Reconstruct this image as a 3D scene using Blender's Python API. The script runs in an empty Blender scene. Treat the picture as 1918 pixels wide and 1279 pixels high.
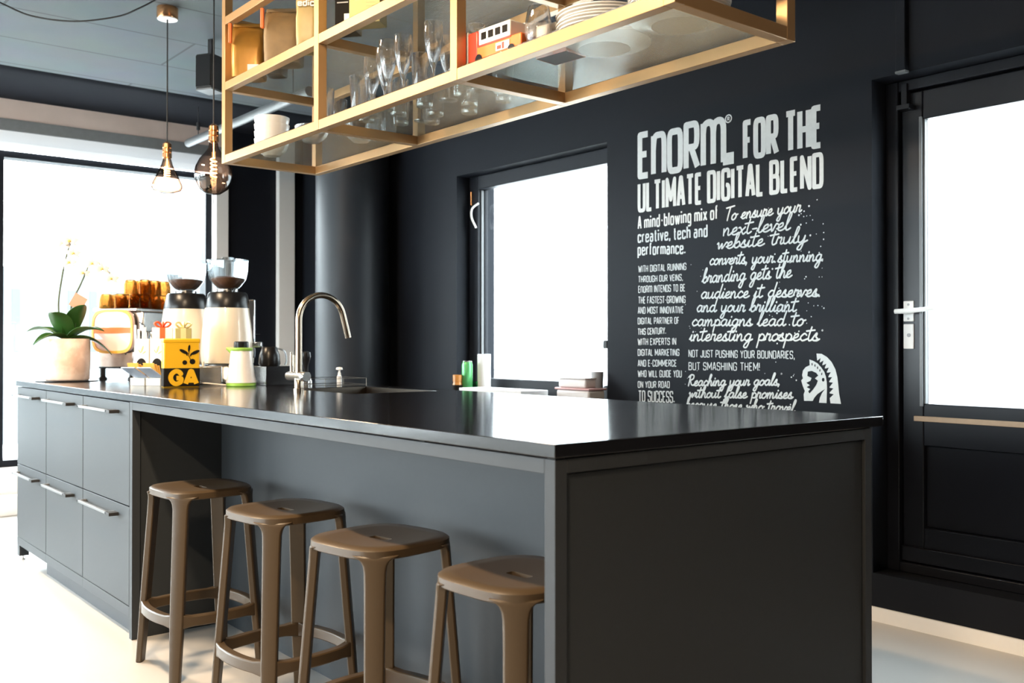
import bpy, bmesh, math, random
from mathutils import Vector, Matrix
random.seed(7)
PI = math.pi
SC = bpy.context.scene
COL = SC.collection

# ------------------------------------------------------------------ camera
YAW, PITCH, CAMZ = 0.68629, 0.0071343, 1.10
cam_d = bpy.data.cameras.new('camera')
cam = bpy.data.objects.new('camera', cam_d)
COL.objects.link(cam)
cam.location = (0, 0, CAMZ)
_f = Vector((-math.cos(YAW) * math.cos(PITCH), math.sin(YAW) * math.cos(PITCH), math.sin(PITCH)))
cam.rotation_euler = _f.to_track_quat('-Z', 'Y').to_euler()
cam_d.sensor_width = 36.0
cam_d.lens = 1821.55 / 1918 * 36.0
cam_d.shift_y = -6.2 / 1918
cam_d.clip_start = 0.05
cam_d.dof.use_dof = True
cam_d.dof.focus_distance = 3.2
cam_d.dof.aperture_fstop = 4.5
SC.camera = cam

# ------------------------------------------------------------------ view
SC.view_settings.view_transform = 'Standard'
SC.view_settings.look = 'None'
SC.view_settings.gamma = 1
SC.view_settings.use_curve_mapping = False
SC.view_settings.exposure = 0.12
cy = SC.cycles
cy.use_denoising = True
cy.max_bounces = 10
cy.diffuse_bounces = 4
cy.glossy_bounces = 5
cy.transmission_bounces = 10
cy.transparent_max_bounces = 16
cy.caustics_reflective = False
cy.caustics_refractive = False
cy.sample_clamp_indirect = 8.0
cy.blur_glossy = 0.5

# ------------------------------------------------------------------ sky
world = bpy.data.worlds.new('overcast_sky')
SC.world = world
world.use_nodes = True
_n = world.node_tree.nodes
_n['Background'].inputs[0].default_value = (0.86, 0.94, 1.0, 1)
_n['Background'].inputs[1].default_value = 24.0


def area(name, loc, size, size_y, rot, power, color):
    d = bpy.data.lights.new(name, 'AREA')
    d.shape = 'RECTANGLE'
    d.size, d.size_y = size, size_y
    d.energy = power
    d.color = color
    o = bpy.data.objects.new(name, d)
    COL.objects.link(o)
    o.location = loc
    o.rotation_euler = rot
    return o


def portal(name, loc, size, size_y, rot):
    o = area(name, loc, size, size_y, rot, 1, (1, 1, 1))
    o.data.cycles.is_portal = True
    return o


# window openings: x = -7.08 wall (left) and y = 3.72 wall (mural wall)
XW, YW, CEIL = -7.0, 3.59, 2.746
XR, YB = 3.2, -5.6          # the rest of the room, behind the camera
LEFT_WIN = [(1.46, 2.82), (-0.10, 1.36), (-1.66, -0.20), (-3.22, -1.76), (-4.78, -3.32)]
for i, (a, b) in enumerate(LEFT_WIN):
    portal('window_portal', (XW - 0.12, (a + b) / 2, 1.34), 2.02, b - a, (0, -PI / 2, 0))
portal('window_portal', (-4.24, YW + 0.22, 1.48), 1.28, 1.2, (-PI / 2, 0, 0))
portal('door_portal', (-1.44, YW + 0.24, 1.43), 1.05, 1.16, (-PI / 2, 0, 0))
BACK_WIN = [(-6.7, -4.5), (-4.2, -2.0)]
for a, b in BACK_WIN:
    portal('window_portal', ((a + b) / 2, YB - 0.12, 1.36), b - a, 2.0, (PI / 2, 0, 0))
# the room's own ceiling lamps (behind and beside the camera)
WARM = (1.0, 0.74, 0.48)
area('ceiling_lamp_light', (-4.3, 0.5, CEIL - 0.05), 0.5, 0.12, (0, 0, 0), 85, WARM)
area('ceiling_lamp_light', (-2.3, 0.55, CEIL - 0.05), 0.5, 0.12, (0, 0, 0), 85, WARM)
area('ceiling_lamp_light', (-0.3, -1.0, CEIL - 0.05), 0.5, 0.12, (0, 0, 0), 150, WARM)


# ------------------------------------------------------------------ materials
def new_mat(name):
    m = bpy.data.materials.new(name)
    m.use_nodes = True
    return m, m.node_tree.nodes, m.node_tree.links


def mat(name, col, rough=0.5, metal=0.0, var=0.06, scale=40.0, bump=0.0, spec=0.5, coat=0.0, sheen=0.0, emit=None, es=0.0, rvar=0.0):
    m, n, l = new_mat(name)
    p = n['Principled BSDF']
    p.inputs['Roughness'].default_value = rough
    p.inputs['Metallic'].default_value = metal
    p.inputs['Specular IOR Level'].default_value = spec
    p.inputs['Coat Weight'].default_value = coat
    tc = n.new('ShaderNodeTexCoord')
    nz = n.new('ShaderNodeTexNoise')
    nz.inputs['Scale'].default_value = scale
    nz.inputs['Detail'].default_value = 4
    l.new(tc.outputs['Object'], nz.inputs['Vector'])
    mx = n.new('ShaderNodeMix')
    mx.data_type = 'RGBA'
    mx.inputs['A'].default_value = (*[c * (1 - var) for c in col], 1)
    mx.inputs['B'].default_value = (*[min(1, c * (1 + var)) for c in col], 1)
    l.new(nz.outputs['Fac'], mx.inputs['Factor'])
    l.new(mx.outputs['Result'], p.inputs['Base Color'])
    if bump:
        b = n.new('ShaderNodeBump')
        b.inputs['Strength'].default_value = bump
        b.inputs['Distance'].default_value = 0.002
        l.new(nz.outputs['Fac'], b.inputs['Height'])
        l.new(b.outputs['Normal'], p.inputs['Normal'])
    if emit:
        p.inputs['Emission Color'].default_value = (*emit, 1)
        p.inputs['Emission Strength'].default_value = es
    return m


def pane_mat(name, tint=(0.97, 0.99, 0.98), refl=0.06):
    """thin window glass: clear with a Fresnel sheen"""
    m, n, l = new_mat(name)
    n.remove(n['Principled BSDF'])
    out = n['Material Output']
    t = n.new('ShaderNodeBsdfTransparent'); t.inputs[0].default_value = (*tint, 1)
    g = n.new('ShaderNodeBsdfGlossy'); g.inputs['Roughness'].default_value = 0.02
    lw = n.new('ShaderNodeLayerWeight'); lw.inputs[0].default_value = 0.5
    pw = n.new('ShaderNodeMath'); pw.operation = 'POWER'; pw.inputs[1].default_value = 5.0
    fr = n.new('ShaderNodeMath'); fr.operation = 'MULTIPLY_ADD'; fr.inputs[1].default_value = 0.9; fr.inputs[2].default_value = 0.03
    l.new(lw.outputs['Facing'], pw.inputs[0]); l.new(pw.outputs[0], fr.inputs[0])
    mx = n.new('ShaderNodeMixShader')
    l.new(fr.outputs[0], mx.inputs[0]); l.new(t.outputs[0], mx.inputs[1]); l.new(g.outputs[0], mx.inputs[2])
    l.new(mx.outputs[0], out.inputs[0])
    return m


def glass_mat(name, tint=(1, 1, 1), rough=0.0, clear=0.55, ior=1.45):
    """drinking glass: part see-through, part refracting, with a Fresnel sheen"""
    m, n, l = new_mat(name)
    n.remove(n['Principled BSDF'])
    out = n['Material Output']
    t = n.new('ShaderNodeBsdfTransparent'); t.inputs[0].default_value = (*tint, 1)
    g = n.new('ShaderNodeBsdfGlass'); g.inputs['Roughness'].default_value = rough
    g.inputs['IOR'].default_value = ior; g.inputs['Color'].default_value = (*tint, 1)
    mx = n.new('ShaderNodeMixShader'); mx.inputs[0].default_value = 1 - clear
    l.new(t.outputs[0], mx.inputs[1]); l.new(g.outputs[0], mx.inputs[2])
    l.new(mx.outputs[0], out.inputs[0])
    return m


def reeded_glass_mat(name):
    m, n, l = new_mat(name)
    n.remove(n['Principled BSDF'])
    out = n['Material Output']
    tc = n.new('ShaderNodeTexCoord')
    w = n.new('ShaderNodeTexWave'); w.wave_type = 'BANDS'; w.bands_direction = 'X'; w.inputs['Scale'].default_value = 48.0
    w2 = n.new('ShaderNodeTexWave'); w2.wave_type = 'BANDS'; w2.bands_direction = 'Y'; w2.inputs['Scale'].default_value = 48.0
    l.new(tc.outputs['Object'], w.inputs['Vector']); l.new(tc.outputs['Object'], w2.inputs['Vector'])
    ad = n.new('ShaderNodeMath'); ad.operation = 'MULTIPLY_ADD'; ad.inputs[1].default_value = 0.12
    l.new(w2.outputs['Fac'], ad.inputs[0]); l.new(w.outputs['Fac'], ad.inputs[2])
    b = n.new('ShaderNodeBump'); b.inputs['Strength'].default_value = 0.8; b.inputs['Distance'].default_value = 0.003
    l.new(ad.outputs[0], b.inputs['Height'])
    t = n.new('ShaderNodeBsdfTransparent'); t.inputs[0].default_value = (0.88, 0.91, 0.90, 1)
    g = n.new('ShaderNodeBsdfGlossy'); g.inputs['Roughness'].default_value = 0.08; g.inputs['Color'].default_value = (0.95, 0.97, 0.96, 1)
    tr = n.new('ShaderNodeBsdfTranslucent'); tr.inputs['Color'].default_value = (0.8, 0.88, 0.86, 1)
    lw = n.new('ShaderNodeLayerWeight'); lw.inputs[0].default_value = 0.5
    pw = n.new('ShaderNodeMath'); pw.operation = 'POWER'; pw.inputs[1].default_value = 3.5
    fr = n.new('ShaderNodeMath'); fr.operation = 'MULTIPLY_ADD'; fr.inputs[1].default_value = 0.85; fr.inputs[2].default_value = 0.06
    l.new(b.outputs['Normal'], g.inputs['Normal']); l.new(b.outputs['Normal'], lw.inputs['Normal'])
    l.new(lw.outputs['Facing'], pw.inputs[0]); l.new(pw.outputs[0], fr.inputs[0])
    m0 = n.new('ShaderNodeMixShader'); m0.inputs[0].default_value = 0.03
    l.new(t.outputs[0], m0.inputs[1]); l.new(tr.outputs[0], m0.inputs[2])
    mx = n.new('ShaderNodeMixShader')
    l.new(fr.outputs[0], mx.inputs[0]); l.new(m0.outputs[0], mx.inputs[1]); l.new(g.outputs[0], mx.inputs[2])
    l.new(mx.outputs[0], out.inputs[0])
    return m


def ceiling_mat(name):
    m, n, l = new_mat(name)
    p = n['Principled BSDF']; p.inputs['Roughness'].default_value = 0.85
    tc = n.new('ShaderNodeTexCoord')
    mp = n.new('ShaderNodeMapping'); mp.inputs['Rotation'].default_value = (0, 0, PI / 2); mp.inputs['Location'].default_value = (0.12, 0.0, 0)
    l.new(tc.outputs['Object'], mp.inputs['Vector'])
    br = n.new('ShaderNodeTexBrick')
    br.offset = 0.5
    br.inputs['Color1'].default_value = (0.088, 0.106, 0.118, 1)
    br.inputs['Color2'].default_value = (0.094, 0.112, 0.124, 1)
    br.inputs['Mortar'].default_value = (0.045, 0.050, 0.054, 1)
    br.inputs['Scale'].default_value = 1.0
    br.inputs['Mortar Size'].default_value = 0.007
    br.inputs['Brick Width'].default_value = 1.9
    br.inputs['Row Height'].default_value = 0.52
    l.new(mp.outputs[0], br.inputs['Vector'])
    nz = n.new('ShaderNodeTexNoise'); nz.inputs['Scale'].default_value = 3.0; nz.inputs['Detail'].default_value = 6
    l.new(tc.outputs['Object'], nz.inputs['Vector'])
    mx = n.new('ShaderNodeMix'); mx.data_type = 'RGBA'; mx.blend_type = 'MULTIPLY'; mx.inputs['Factor'].default_value = 0.35
    l.new(br.outputs['Color'], mx.inputs['A']); l.new(nz.outputs['Color'], mx.inputs['B'])
    l.new(mx.outputs['Result'], p.inputs['Base Color'])
    b = n.new('ShaderNodeBump'); b.inputs['Strength'].default_value = 0.4; b.inputs['Distance'].default_value = 0.01; b.invert = True
    l.new(br.outputs['Fac'], b.inputs['Height']); l.new(b.outputs['Normal'], p.inputs['Normal'])
    return m


def smoked_mat(name):
    """thin smoked shell: clearer where looked at straight on, darker towards the rim where the path through it is longer"""
    m, n, l = new_mat(name)
    n.remove(n['Principled BSDF'])
    lw = n.new('ShaderNodeLayerWeight'); lw.inputs[0].default_value = 0.5
    cr = n.new('ShaderNodeValToRGB')
    cr.color_ramp.elements[0].position = 0.15; cr.color_ramp.elements[0].color = (0.62, 0.46, 0.37, 1)
    cr.color_ramp.elements[1].position = 0.85; cr.color_ramp.elements[1].color = (0.045, 0.026, 0.019, 1)
    t = n.new('ShaderNodeBsdfTransparent'); g = n.new('ShaderNodeBsdfGlossy'); g.inputs['Roughness'].default_value = 0.03
    mx = n.new('ShaderNodeMixShader'); mx.inputs[0].default_value = 0.10
    l.new(lw.outputs['Facing'], cr.inputs[0]); l.new(cr.outputs[0], t.inputs[0])
    l.new(t.outputs[0], mx.inputs[1]); l.new(g.outputs[0], mx.inputs[2]); l.new(mx.outputs[0], n['Material Output'].inputs[0])
    return m


def blind_mat(name):
    m, n, l = new_mat(name)
    p = n['Principled BSDF']; p.inputs['Base Color'].default_value = (0.80, 0.80, 0.80, 1); p.inputs['Roughness'].default_value = 0.8
    t = n.new('ShaderNodeBsdfTranslucent'); t.inputs[0].default_value = (0.9, 0.93, 0.95, 1)
    nz = n.new('ShaderNodeTexNoise'); nz.inputs['Scale'].default_value = 2.0
    mp = n.new('ShaderNodeMapRange'); mp.inputs['To Min'].default_value = 0.11; mp.inputs['To Max'].default_value = 0.15
    mx = n.new('ShaderNodeMixShader')
    l.new(nz.outputs['Fac'], mp.inputs['Value']); l.new(mp.outputs[0], mx.inputs[0])
    l.new(p.outputs[0], mx.inputs[1]); l.new(t.outputs[0], mx.inputs[2]); l.new(mx.outputs[0], n['Material Output'].inputs[0])
    return m


def petal_mat(name):
    m, n, l = new_mat(name)
    p = n['Principled BSDF']; p.inputs['Base Color'].default_value = (0.60, 0.54, 0.47, 1); p.inputs['Roughness'].default_value = 0.6
    t = n.new('ShaderNodeBsdfTranslucent'); t.inputs[0].default_value = (0.95, 0.93, 0.90, 1)
    nz = n.new('ShaderNodeTexNoise'); nz.inputs['Scale'].default_value = 30
    mp = n.new('ShaderNodeMapRange'); mp.inputs['To Min'].default_value = 0.015; mp.inputs['To Max'].default_value = 0.035
    mx = n.new('ShaderNodeMixShader')
    l.new(nz.outputs['Fac'], mp.inputs['Value']); l.new(mp.outputs[0], mx.inputs[0])
    l.new(p.outputs[0], mx.inputs[1]); l.new(t.outputs[0], mx.inputs[2]); l.new(mx.outputs[0], n['Material Output'].inputs[0])
    return m


def pot_mat(name):
    m, n, l = new_mat(name)
    p = n['Principled BSDF']; p.inputs['Roughness'].default_value = 0.7
    tc = n.new('ShaderNodeTexCoord')
    nz = n.new('ShaderNodeTexNoise'); nz.inputs['Scale'].default_value = 14; nz.inputs['Detail'].default_value = 8
    l.new(tc.outputs['Object'], nz.inputs['Vector'])
    cr = n.new('ShaderNodeValToRGB')
    cr.color_ramp.elements[0].position = 0.38; cr.color_ramp.elements[0].color = (0.70, 0.47, 0.35, 1)
    cr.color_ramp.elements[1].position = 0.60; cr.color_ramp.elements[1].color = (0.90, 0.70, 0.58, 1)
    l.new(nz.outputs['Fac'], cr.inputs[0]); l.new(cr.outputs[0], p.inputs['Base Color'])
    b = n.new('ShaderNodeBump'); b.inputs['Strength'].default_value = 0.5; b.inputs['Distance'].default_value = 0.006
    l.new(nz.outputs['Fac'], b.inputs['Height']); l.new(b.outputs['Normal'], p.inputs['Normal'])
    return m


M = dict(
    wall=mat('dark_wall_paint', (0.0095, 0.0112, 0.0155), 0.55, var=0.08, scale=3, spec=0.10),
    light=mat('room_wall_paint', (0.10, 0.095, 0.09), 0.8, var=0.03, scale=3),
    concrete=mat('concrete_lintel', (0.72, 0.58, 0.52), 0.85, var=0.12, scale=6, bump=0.2),
    greyband=mat('grey_band', (0.20, 0.21, 0.22), 0.8, var=0.12, scale=30),
    blind=blind_mat('white_blind_fabric'),
    white=mat('white_paint', (0.88, 0.88, 0.87), 0.5, var=0.02),
    floor=mat('poured_floor', (0.46, 0.44, 0.415), 0.33, var=0.04, scale=2.0),
    ceil=ceiling_mat('grey_concrete_ceiling'),
    edgestrip=mat('dark_ceiling_strip', (0.010, 0.011, 0.015), 0.9, var=0.06, spec=0.08),
    frame=mat('dark_window_frame', (0.012, 0.014, 0.019), 0.4, var=0.05, spec=0.15),
    doorp=mat('dark_door_paint', (0.007, 0.008, 0.012), 0.32, var=0.06, spec=0.25),
    pane=pane_mat('window_glass'),
    island=mat('dark_laminate', (0.028, 0.032, 0.037), 0.54, var=0.05, scale=60, spec=0.24),
    islandpanel=mat('dark_laminate_panel', (0.025, 0.029, 0.033), 0.54, var=0.05, scale=60, spec=0.24),
    top=mat('dark_worktop', (0.009, 0.0095, 0.012), 0.13, var=0.10, scale=50, spec=0.5),
    gap=mat('black_gap', (0.006, 0.006, 0.006), 0.8),
    handle=mat('handle_metal', (0.30, 0.30, 0.30), 0.3, metal=1.0),
    black=mat('black_plastic', (0.008, 0.008, 0.009), 0.3, var=0.02, spec=0.3),
    blackmatte=mat('black_matte', (0.012, 0.012, 0.013), 0.7, var=0.02),
    steel=mat('brushed_steel', (0.62, 0.60, 0.57), 0.26, metal=1.0, var=0.04, scale=20),
    chrome=mat('chrome', (0.80, 0.80, 0.80), 0.07, metal=1.0, var=0.01),
    faucet=mat('bronze_steel', (0.42, 0.345, 0.265), 0.24, metal=1.0, var=0.03),
    brass=mat('brass_paint', (0.43, 0.255, 0.112), 0.40, metal=0.5, var=0.04, scale=25),
    reeded=reeded_glass_mat('reeded_glass'),
    stool=mat('bronze_brown_plastic', (0.056, 0.037, 0.020), 0.38, var=0.06, scale=120, spec=0.35),
    glass=glass_mat('clear_glass', (1, 1, 1), 0.0, 0.2),
    hopper=glass_mat('hopper_plastic', (0.93, 0.95, 0.96), 0.0, 0.6, 1.3),
    bulb=smoked_mat('smoked_bulb_glass'),
    amber=glass_mat('amber_glass', (0.70, 0.55, 0.35), 0.02, 0.75, 1.3),
    copper=mat('copper', (0.72, 0.36, 0.17), 0.22, metal=1.0, var=0.05),
    glow=mat('filament_glow', (1, 0.6, 0.25), 0.5, emit=(1.0, 0.62, 0.25), es=28.0),
    cord=mat('black_cord', (0.010, 0.011, 0.013), 0.7),
    cream=mat('cream_enamel', (0.70, 0.62, 0.50), 0.28, var=0.02, coat=0.3),
    ceramic=mat('white_ceramic', (0.78, 0.74, 0.68), 0.22, var=0.02),
    lettering=mat('white_wall_lettering', (0.62, 0.64, 0.64), 0.6, var=0.10, scale=60),
    yellow=mat('yellow_tin', (0.78, 0.42, 0.012), 0.35, var=0.04),
    darkprint=mat('dark_print', (0.012, 0.010, 0.008), 0.7, spec=0.08),
    carton=mat('white_carton', (0.80, 0.79, 0.74), 0.55, var=0.02),
    green=mat('lime_green_plastic', (0.35, 0.62, 0.10), 0.35),
    juicer=mat('white_plastic', (0.80, 0.74, 0.68), 0.3),
    pot=pot_mat('birch_bark_pot'),
    leaf=mat('orchid_leaf', (0.024, 0.085, 0.011), 0.4, var=0.25, scale=12),
    stem=mat('orchid_stem', (0.07, 0.09, 0.05), 0.6),
    petal=petal_mat('orchid_petal'),
    lip=mat('orchid_lip', (0.75, 0.50, 0.12), 0.6),
    pink=mat('pink_card', (0.52, 0.24, 0.16), 0.8, var=0.03),
    soil=mat('potting_bark', (0.05, 0.035, 0.022), 0.9, var=0.4, scale=60, bump=0.5),
    red=mat('red_print', (0.62, 0.035, 0.012), 0.4),
    orange=mat('orange_print', (0.85, 0.17, 0.025), 0.4),
    ribbonred=mat('red_ribbon', (0.75, 0.10, 0.02), 0.5),
    olive=mat('olive_box', (0.36, 0.31, 0.12), 0.5, var=0.1),
    gold=mat('gold_ribbon', (0.80, 0.68, 0.35), 0.35, metal=0.4),
    bag=mat('gold_foil_bag', (0.36, 0.17, 0.025), 0.36, metal=0.35, var=0.22, scale=18, bump=0.6),
    kraft=mat('kraft_bag', (0.22, 0.135, 0.055), 0.6, var=0.25, scale=22, bump=0.4),
    palebag=mat('pale_bag', (0.52, 0.37, 0.15), 0.45, var=0.18, scale=16, bump=0.4),
    paleyellow=mat('pale_yellow_box', (0.58, 0.42, 0.13), 0.5, var=0.06),
    orangeclip=mat('orange_clip', (0.85, 0.16, 0.03), 0.4),
    cangreen=mat('green_can', (0.10, 0.42, 0.14), 0.3, metal=0.4, var=0.3, scale=25),
    greenglass=glass_mat('green_glass', (0.45, 0.8, 0.55), 0.0, 0.5),
    jar=mat('orange_jar', (0.55, 0.22, 0.045), 0.3, var=0.15),
    paper=mat('white_paper', (0.85, 0.86, 0.86), 0.7, var=0.02),
    pinkplastic=mat('pink_plastic', (0.70, 0.42, 0.42), 0.4),
    cleartub=mat('frosted_tub', (0.75, 0.72, 0.72), 0.4),
    grey=mat('grey_plastic', (0.30, 0.30, 0.31), 0.4),
    greymetal=mat('grey_painted_metal', (0.13, 0.138, 0.145), 0.4),
    coffee=mat('coffee_beans', (0.16, 0.065, 0.03), 0.45, var=0.5, scale=90, bump=1.0),
    column=mat('column_paint', (0.018, 0.021, 0.026), 0.45, var=0.05, scale=3, spec=0.22),
    sinksteel=mat('dark_steel', (0.10, 0.085, 0.070), 0.36, metal=1.0, var=0.05),
    pinkpanel=mat('pink_reflection', (0.88, 0.62, 0.55), 0.25, var=0.02, coat=0.4),  # pinkish reflections in polished chrome, put into the base colour
    amberpaint=mat('amber_paint', (0.80, 0.42, 0.06), 0.4),
    strip=mat('bare_wood_strip', (0.42, 0.30, 0.20), 0.5, var=0.1),
    lightgrey=mat('pale_facade', (0.72, 0.74, 0.76), 0.8, var=0.03, scale=1),
    palewall=mat('pale_building_render', (0.48, 0.485, 0.49), 0.85, var=0.02, scale=1),
    palewindow=mat('pale_window', (0.30, 0.305, 0.31), 0.5),
    palefacade=mat('pale_render', (0.11, 0.12, 0.125), 0.8, var=0.03, scale=1),
    facade=mat('grey_parapet', (0.055, 0.062, 0.064), 0.8, var=0.05, scale=2),
    ground=mat('outdoor_paving', (0.55, 0.55, 0.54), 0.9, var=0.05, scale=2),
    sachet=mat('tea_sachet', (0.66, 0.36, 0.06), 0.5, var=0.2),
    paleblue=mat('pale_blue_card', (0.55, 0.60, 0.70), 0.5),
)


# ------------------------------------------------------------------ mesh helpers
class B:
    """collects shapes into one mesh"""

    def __init__(self):
        self.v = []
        self.f = []

    def add(self, vs, fs):
        o = len(self.v)
        self.v += [tuple(p) for p in vs]
        self.f += [tuple(i + o for i in f) for f in fs]
        return self

    def box(self, x0, x1, y0, y1, z0, z1, rz=0.0, c=None):
        vs = [Vector((x, y, z)) for z in (z0, z1) for y in (y0, y1) for x in (x0, x1)]
        if rz:
            c = Vector(c) if c else Vector(((x0 + x1) / 2, (y0 + y1) / 2, 0))
            R = Matrix.Rotation(rz, 3, 'Z')
            vs = [R @ (p - c) + c for p in vs]
        return self.add(vs, [(0, 2, 3, 1), (4, 5, 7, 6), (0, 1, 5, 4), (2, 6, 7, 3), (0, 4, 6, 2), (1, 3, 7, 5)])

    def lathe(self, prof, seg=32, c=(0, 0, 0), axis='Z', fn=None, close=False):
        """prof: (r, z) pairs from bottom to top; close joins the last ring to the first (a closed tube-like wall)"""
        vs, fs = [], []
        n = len(prof)
        for (r, z) in prof:
            for k in range(seg):
                a = 2 * PI * k / seg
                rr = r * (fn(a, z) if fn else 1)
                x, y, zz = rr * math.cos(a), rr * math.sin(a), z
                if axis == 'X':
                    x, y, zz = zz, x, y
                elif axis == 'Y':
                    x, y, zz = y, zz, x
                vs.append((x + c[0], y + c[1], zz + c[2]))
        m = n if close else n - 1
        for i in range(m):
            j = (i + 1) % n
            for k in range(seg):
                k2 = (k + 1) % seg
                fs.append((i * seg + k, i * seg + k2, j * seg + k2, j * seg + k))
        if not close:
            if prof[0][0] > 1e-6:
                fs.append(tuple(reversed(range(seg))))
            if prof[-1][0] > 1e-6:
                fs.append(tuple((n - 1) * seg + k for k in range(seg)))
        return self.add(vs, fs)

    def cyl(self, c, r, h, seg=24, axis='Z', r2=None):
        return self.lathe([(r, 0), (r if r2 is None else r2, h)], seg, c, axis)

    def tube(self, pts, r, seg=10, caps=True):
        pts = [Vector(p) for p in pts]
        n = len(pts)
        rs = r if isinstance(r, (list, tuple)) else [r] * n
        vs, fs = [], []
        up = None
        for i, p in enumerate(pts):
            t = (pts[min(i + 1, n - 1)] - pts[max(i - 1, 0)]).normalized()
            if up is None:
                up = Vector((0, 0, 1)) if abs(t.z) < 0.9 else Vector((1, 0, 0))
            a = t.cross(up).normalized()
            up = a.cross(t).normalized()
            for k in range(seg):
                q = 2 * PI * k / seg
                vs.append(p + (a * math.cos(q) + up * math.sin(q)) * rs[i])
        for i in range(n - 1):
            for k in range(seg):
                k2 = (k + 1) % seg
                fs.append((i * seg + k, i * seg + k2, (i + 1) * seg + k2, (i + 1) * seg + k))
        if caps:
            fs.append(tuple(reversed(range(seg))))
            fs.append(tuple((n - 1) * seg + k for k in range(seg)))
        return self.add(vs, fs)

    def loft(self, rings, caps=True):
        n = len(rings[0])
        vs, fs = [], []
        for r in rings:
            vs += r
        for i in range(len(rings) - 1):
            for k in range(n):
                k2 = (k + 1) % n
                fs.append((i * n + k, i * n + k2, (i + 1) * n + k2, (i + 1) * n + k))
        if caps:
            fs.append(tuple(reversed(range(n))))
            fs.append(tuple((len(rings) - 1) * n + k for k in range(n)))
        return self.add(vs, fs)

    def prism(self, poly, h, to3):
        """poly: 2D outline, to3(u, v, w) -> 3D point, w in 0..h"""
        n = len(poly)
        vs = [to3(u, v, 0) for u, v in poly] + [to3(u, v, h) for u, v in poly]
        fs = [tuple(reversed(range(n))), tuple(range(n, 2 * n))]
        fs += [(k, (k + 1) % n, n + (k + 1) % n, n + k) for k in range(n)]
        return self.add(vs, fs)

    def sphere(self, c, r, seg=20, rings=12, sz=1.0):
        prof = [(max(1e-5, r * math.sin(PI * i / rings)), -r * sz * math.cos(PI * i / rings)) for i in range(rings + 1)]
        prof[0] = (0.0001, prof[0][1]); prof[-1] = (0.0001, prof[-1][1])
        return self.lathe(prof, seg, c)


def obj(name, b, material, parent=None, bevel=0.0, label=None, kind=None, loc=None, seg=2, sharp=38, recalc=True, smooth=False):
    me = bpy.data.meshes.new(name)
    bm = bmesh.new()
    vs = [bm.verts.new(p) for p in b.v]
    for f in b.f:
        try:
            bm.faces.new([vs[i] for i in f])
        except ValueError:
            pass
    if recalc:
        bmesh.ops.recalc_face_normals(bm, faces=bm.faces)
    lim = math.radians(sharp)
    for e in bm.edges:
        e.smooth = len(e.link_faces) == 2 and e.calc_face_angle(0) < lim
    for f in bm.faces:
        f.smooth = recalc or smooth
    bm.to_mesh(me)
    bm.free()
    me.materials.append(material)
    o = bpy.data.objects.new(name, me)
    COL.objects.link(o)
    if parent is not None:
        o.parent = parent
    if loc is not None:
        o.location = loc
    if bevel:
        md = o.modifiers.new('bevel', 'BEVEL')
        md.width = bevel
        md.segments = seg
        md.limit_method = 'ANGLE'
        md.angle_limit = math.radians(40)
    if label:
        o['label'] = label
    if kind:
        o['kind'] = kind
    return o


def thing(name, label, cat, loc=(0, 0, 0), rz=0.0, group=None):
    o = bpy.data.objects.new(name, None)
    COL.objects.link(o)
    o.empty_display_size = 0.05
    o.location = loc
    o.rotation_euler = (0, 0, rz)
    o['label'] = label
    o['category'] = cat
    if group:
        o['group'] = group
    return o


def tag(o, label, cat, group=None):
    o['label'] = label
    o['category'] = cat
    if group:
        o['group'] = group
    return o


def dup(root, loc, rz, label, group=None):
    r = root.copy()
    COL.objects.link(r)
    r.location = loc
    r.rotation_euler = (0, 0, rz)
    r['label'] = label
    if group:
        r['group'] = group
    for ch in list(root.children):
        c = ch.copy()
        COL.objects.link(c)
        c.parent = r
        for g in ch.children:
            d = g.copy()
            COL.objects.link(d)
            d.parent = c
    return r


def struct(name, b, material, bevel=0.0, parent=None):
    return obj(name, b, material, parent=parent, bevel=bevel, kind=None if parent else 'structure')


def ordw(i):
    return ['first', 'second', 'third', 'fourth', 'fifth', 'sixth', 'seventh', 'eighth', 'ninth', 'tenth', 'eleventh', 'twelfth', 'thirteenth', 'fourteenth', 'fifteenth', 'sixteenth', 'seventeenth', 'eighteenth'][i]


def catmull(pts, n=6, closed=False):
    out = []
    P = [Vector(p) for p in pts]
    m = len(P)
    for i in range(m - 1):
        p0, p1, p2, p3 = P[max(i - 1, 0)], P[i], P[i + 1], P[min(i + 2, m - 1)]
        for k in range(n):
            t = k / n
            out.append(0.5 * ((2 * p1) + (p2 - p0) * t + (2 * p0 - 5 * p1 + 4 * p2 - p3) * t * t + (3 * p1 - p0 - 3 * p2 + p3) * t ** 3))
    out.append(P[-1])
    return out


# ------------------------------------------------------------------ lettering: stroke alphabets
def rnd(pts, r=0.22, n=4, sharp=()):
    """a polyline whose inner corners are rounded off"""
    P = [Vector(p) for p in pts]
    out = [P[0]]
    for i in range(1, len(P) - 1):
        if i in sharp:
            out.append(P[i])
            continue
        a, b, c = P[i - 1], P[i], P[i + 1]
        d1, d2 = min(r, (a - b).length * 0.49), min(r, (c - b).length * 0.49)
        s, e = b + (a - b).normalized() * d1, b + (c - b).normalized() * d2
        for k in range(n + 1):
            t = k / n
            out.append(s * (1 - t) ** 2 + b * 2 * t * (1 - t) + e * t * t)
    out.append(P[-1])
    return out


def Lp(*p):
    return [(p[i], p[i + 1]) for i in range(0, len(p), 2)]


def Rp(*p):
    return rnd(Lp(*p))


def Rs(sharp, *p):
    return rnd(Lp(*p), sharp=sharp)


def Cp(*p):
    return catmull(Lp(*p))


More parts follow.
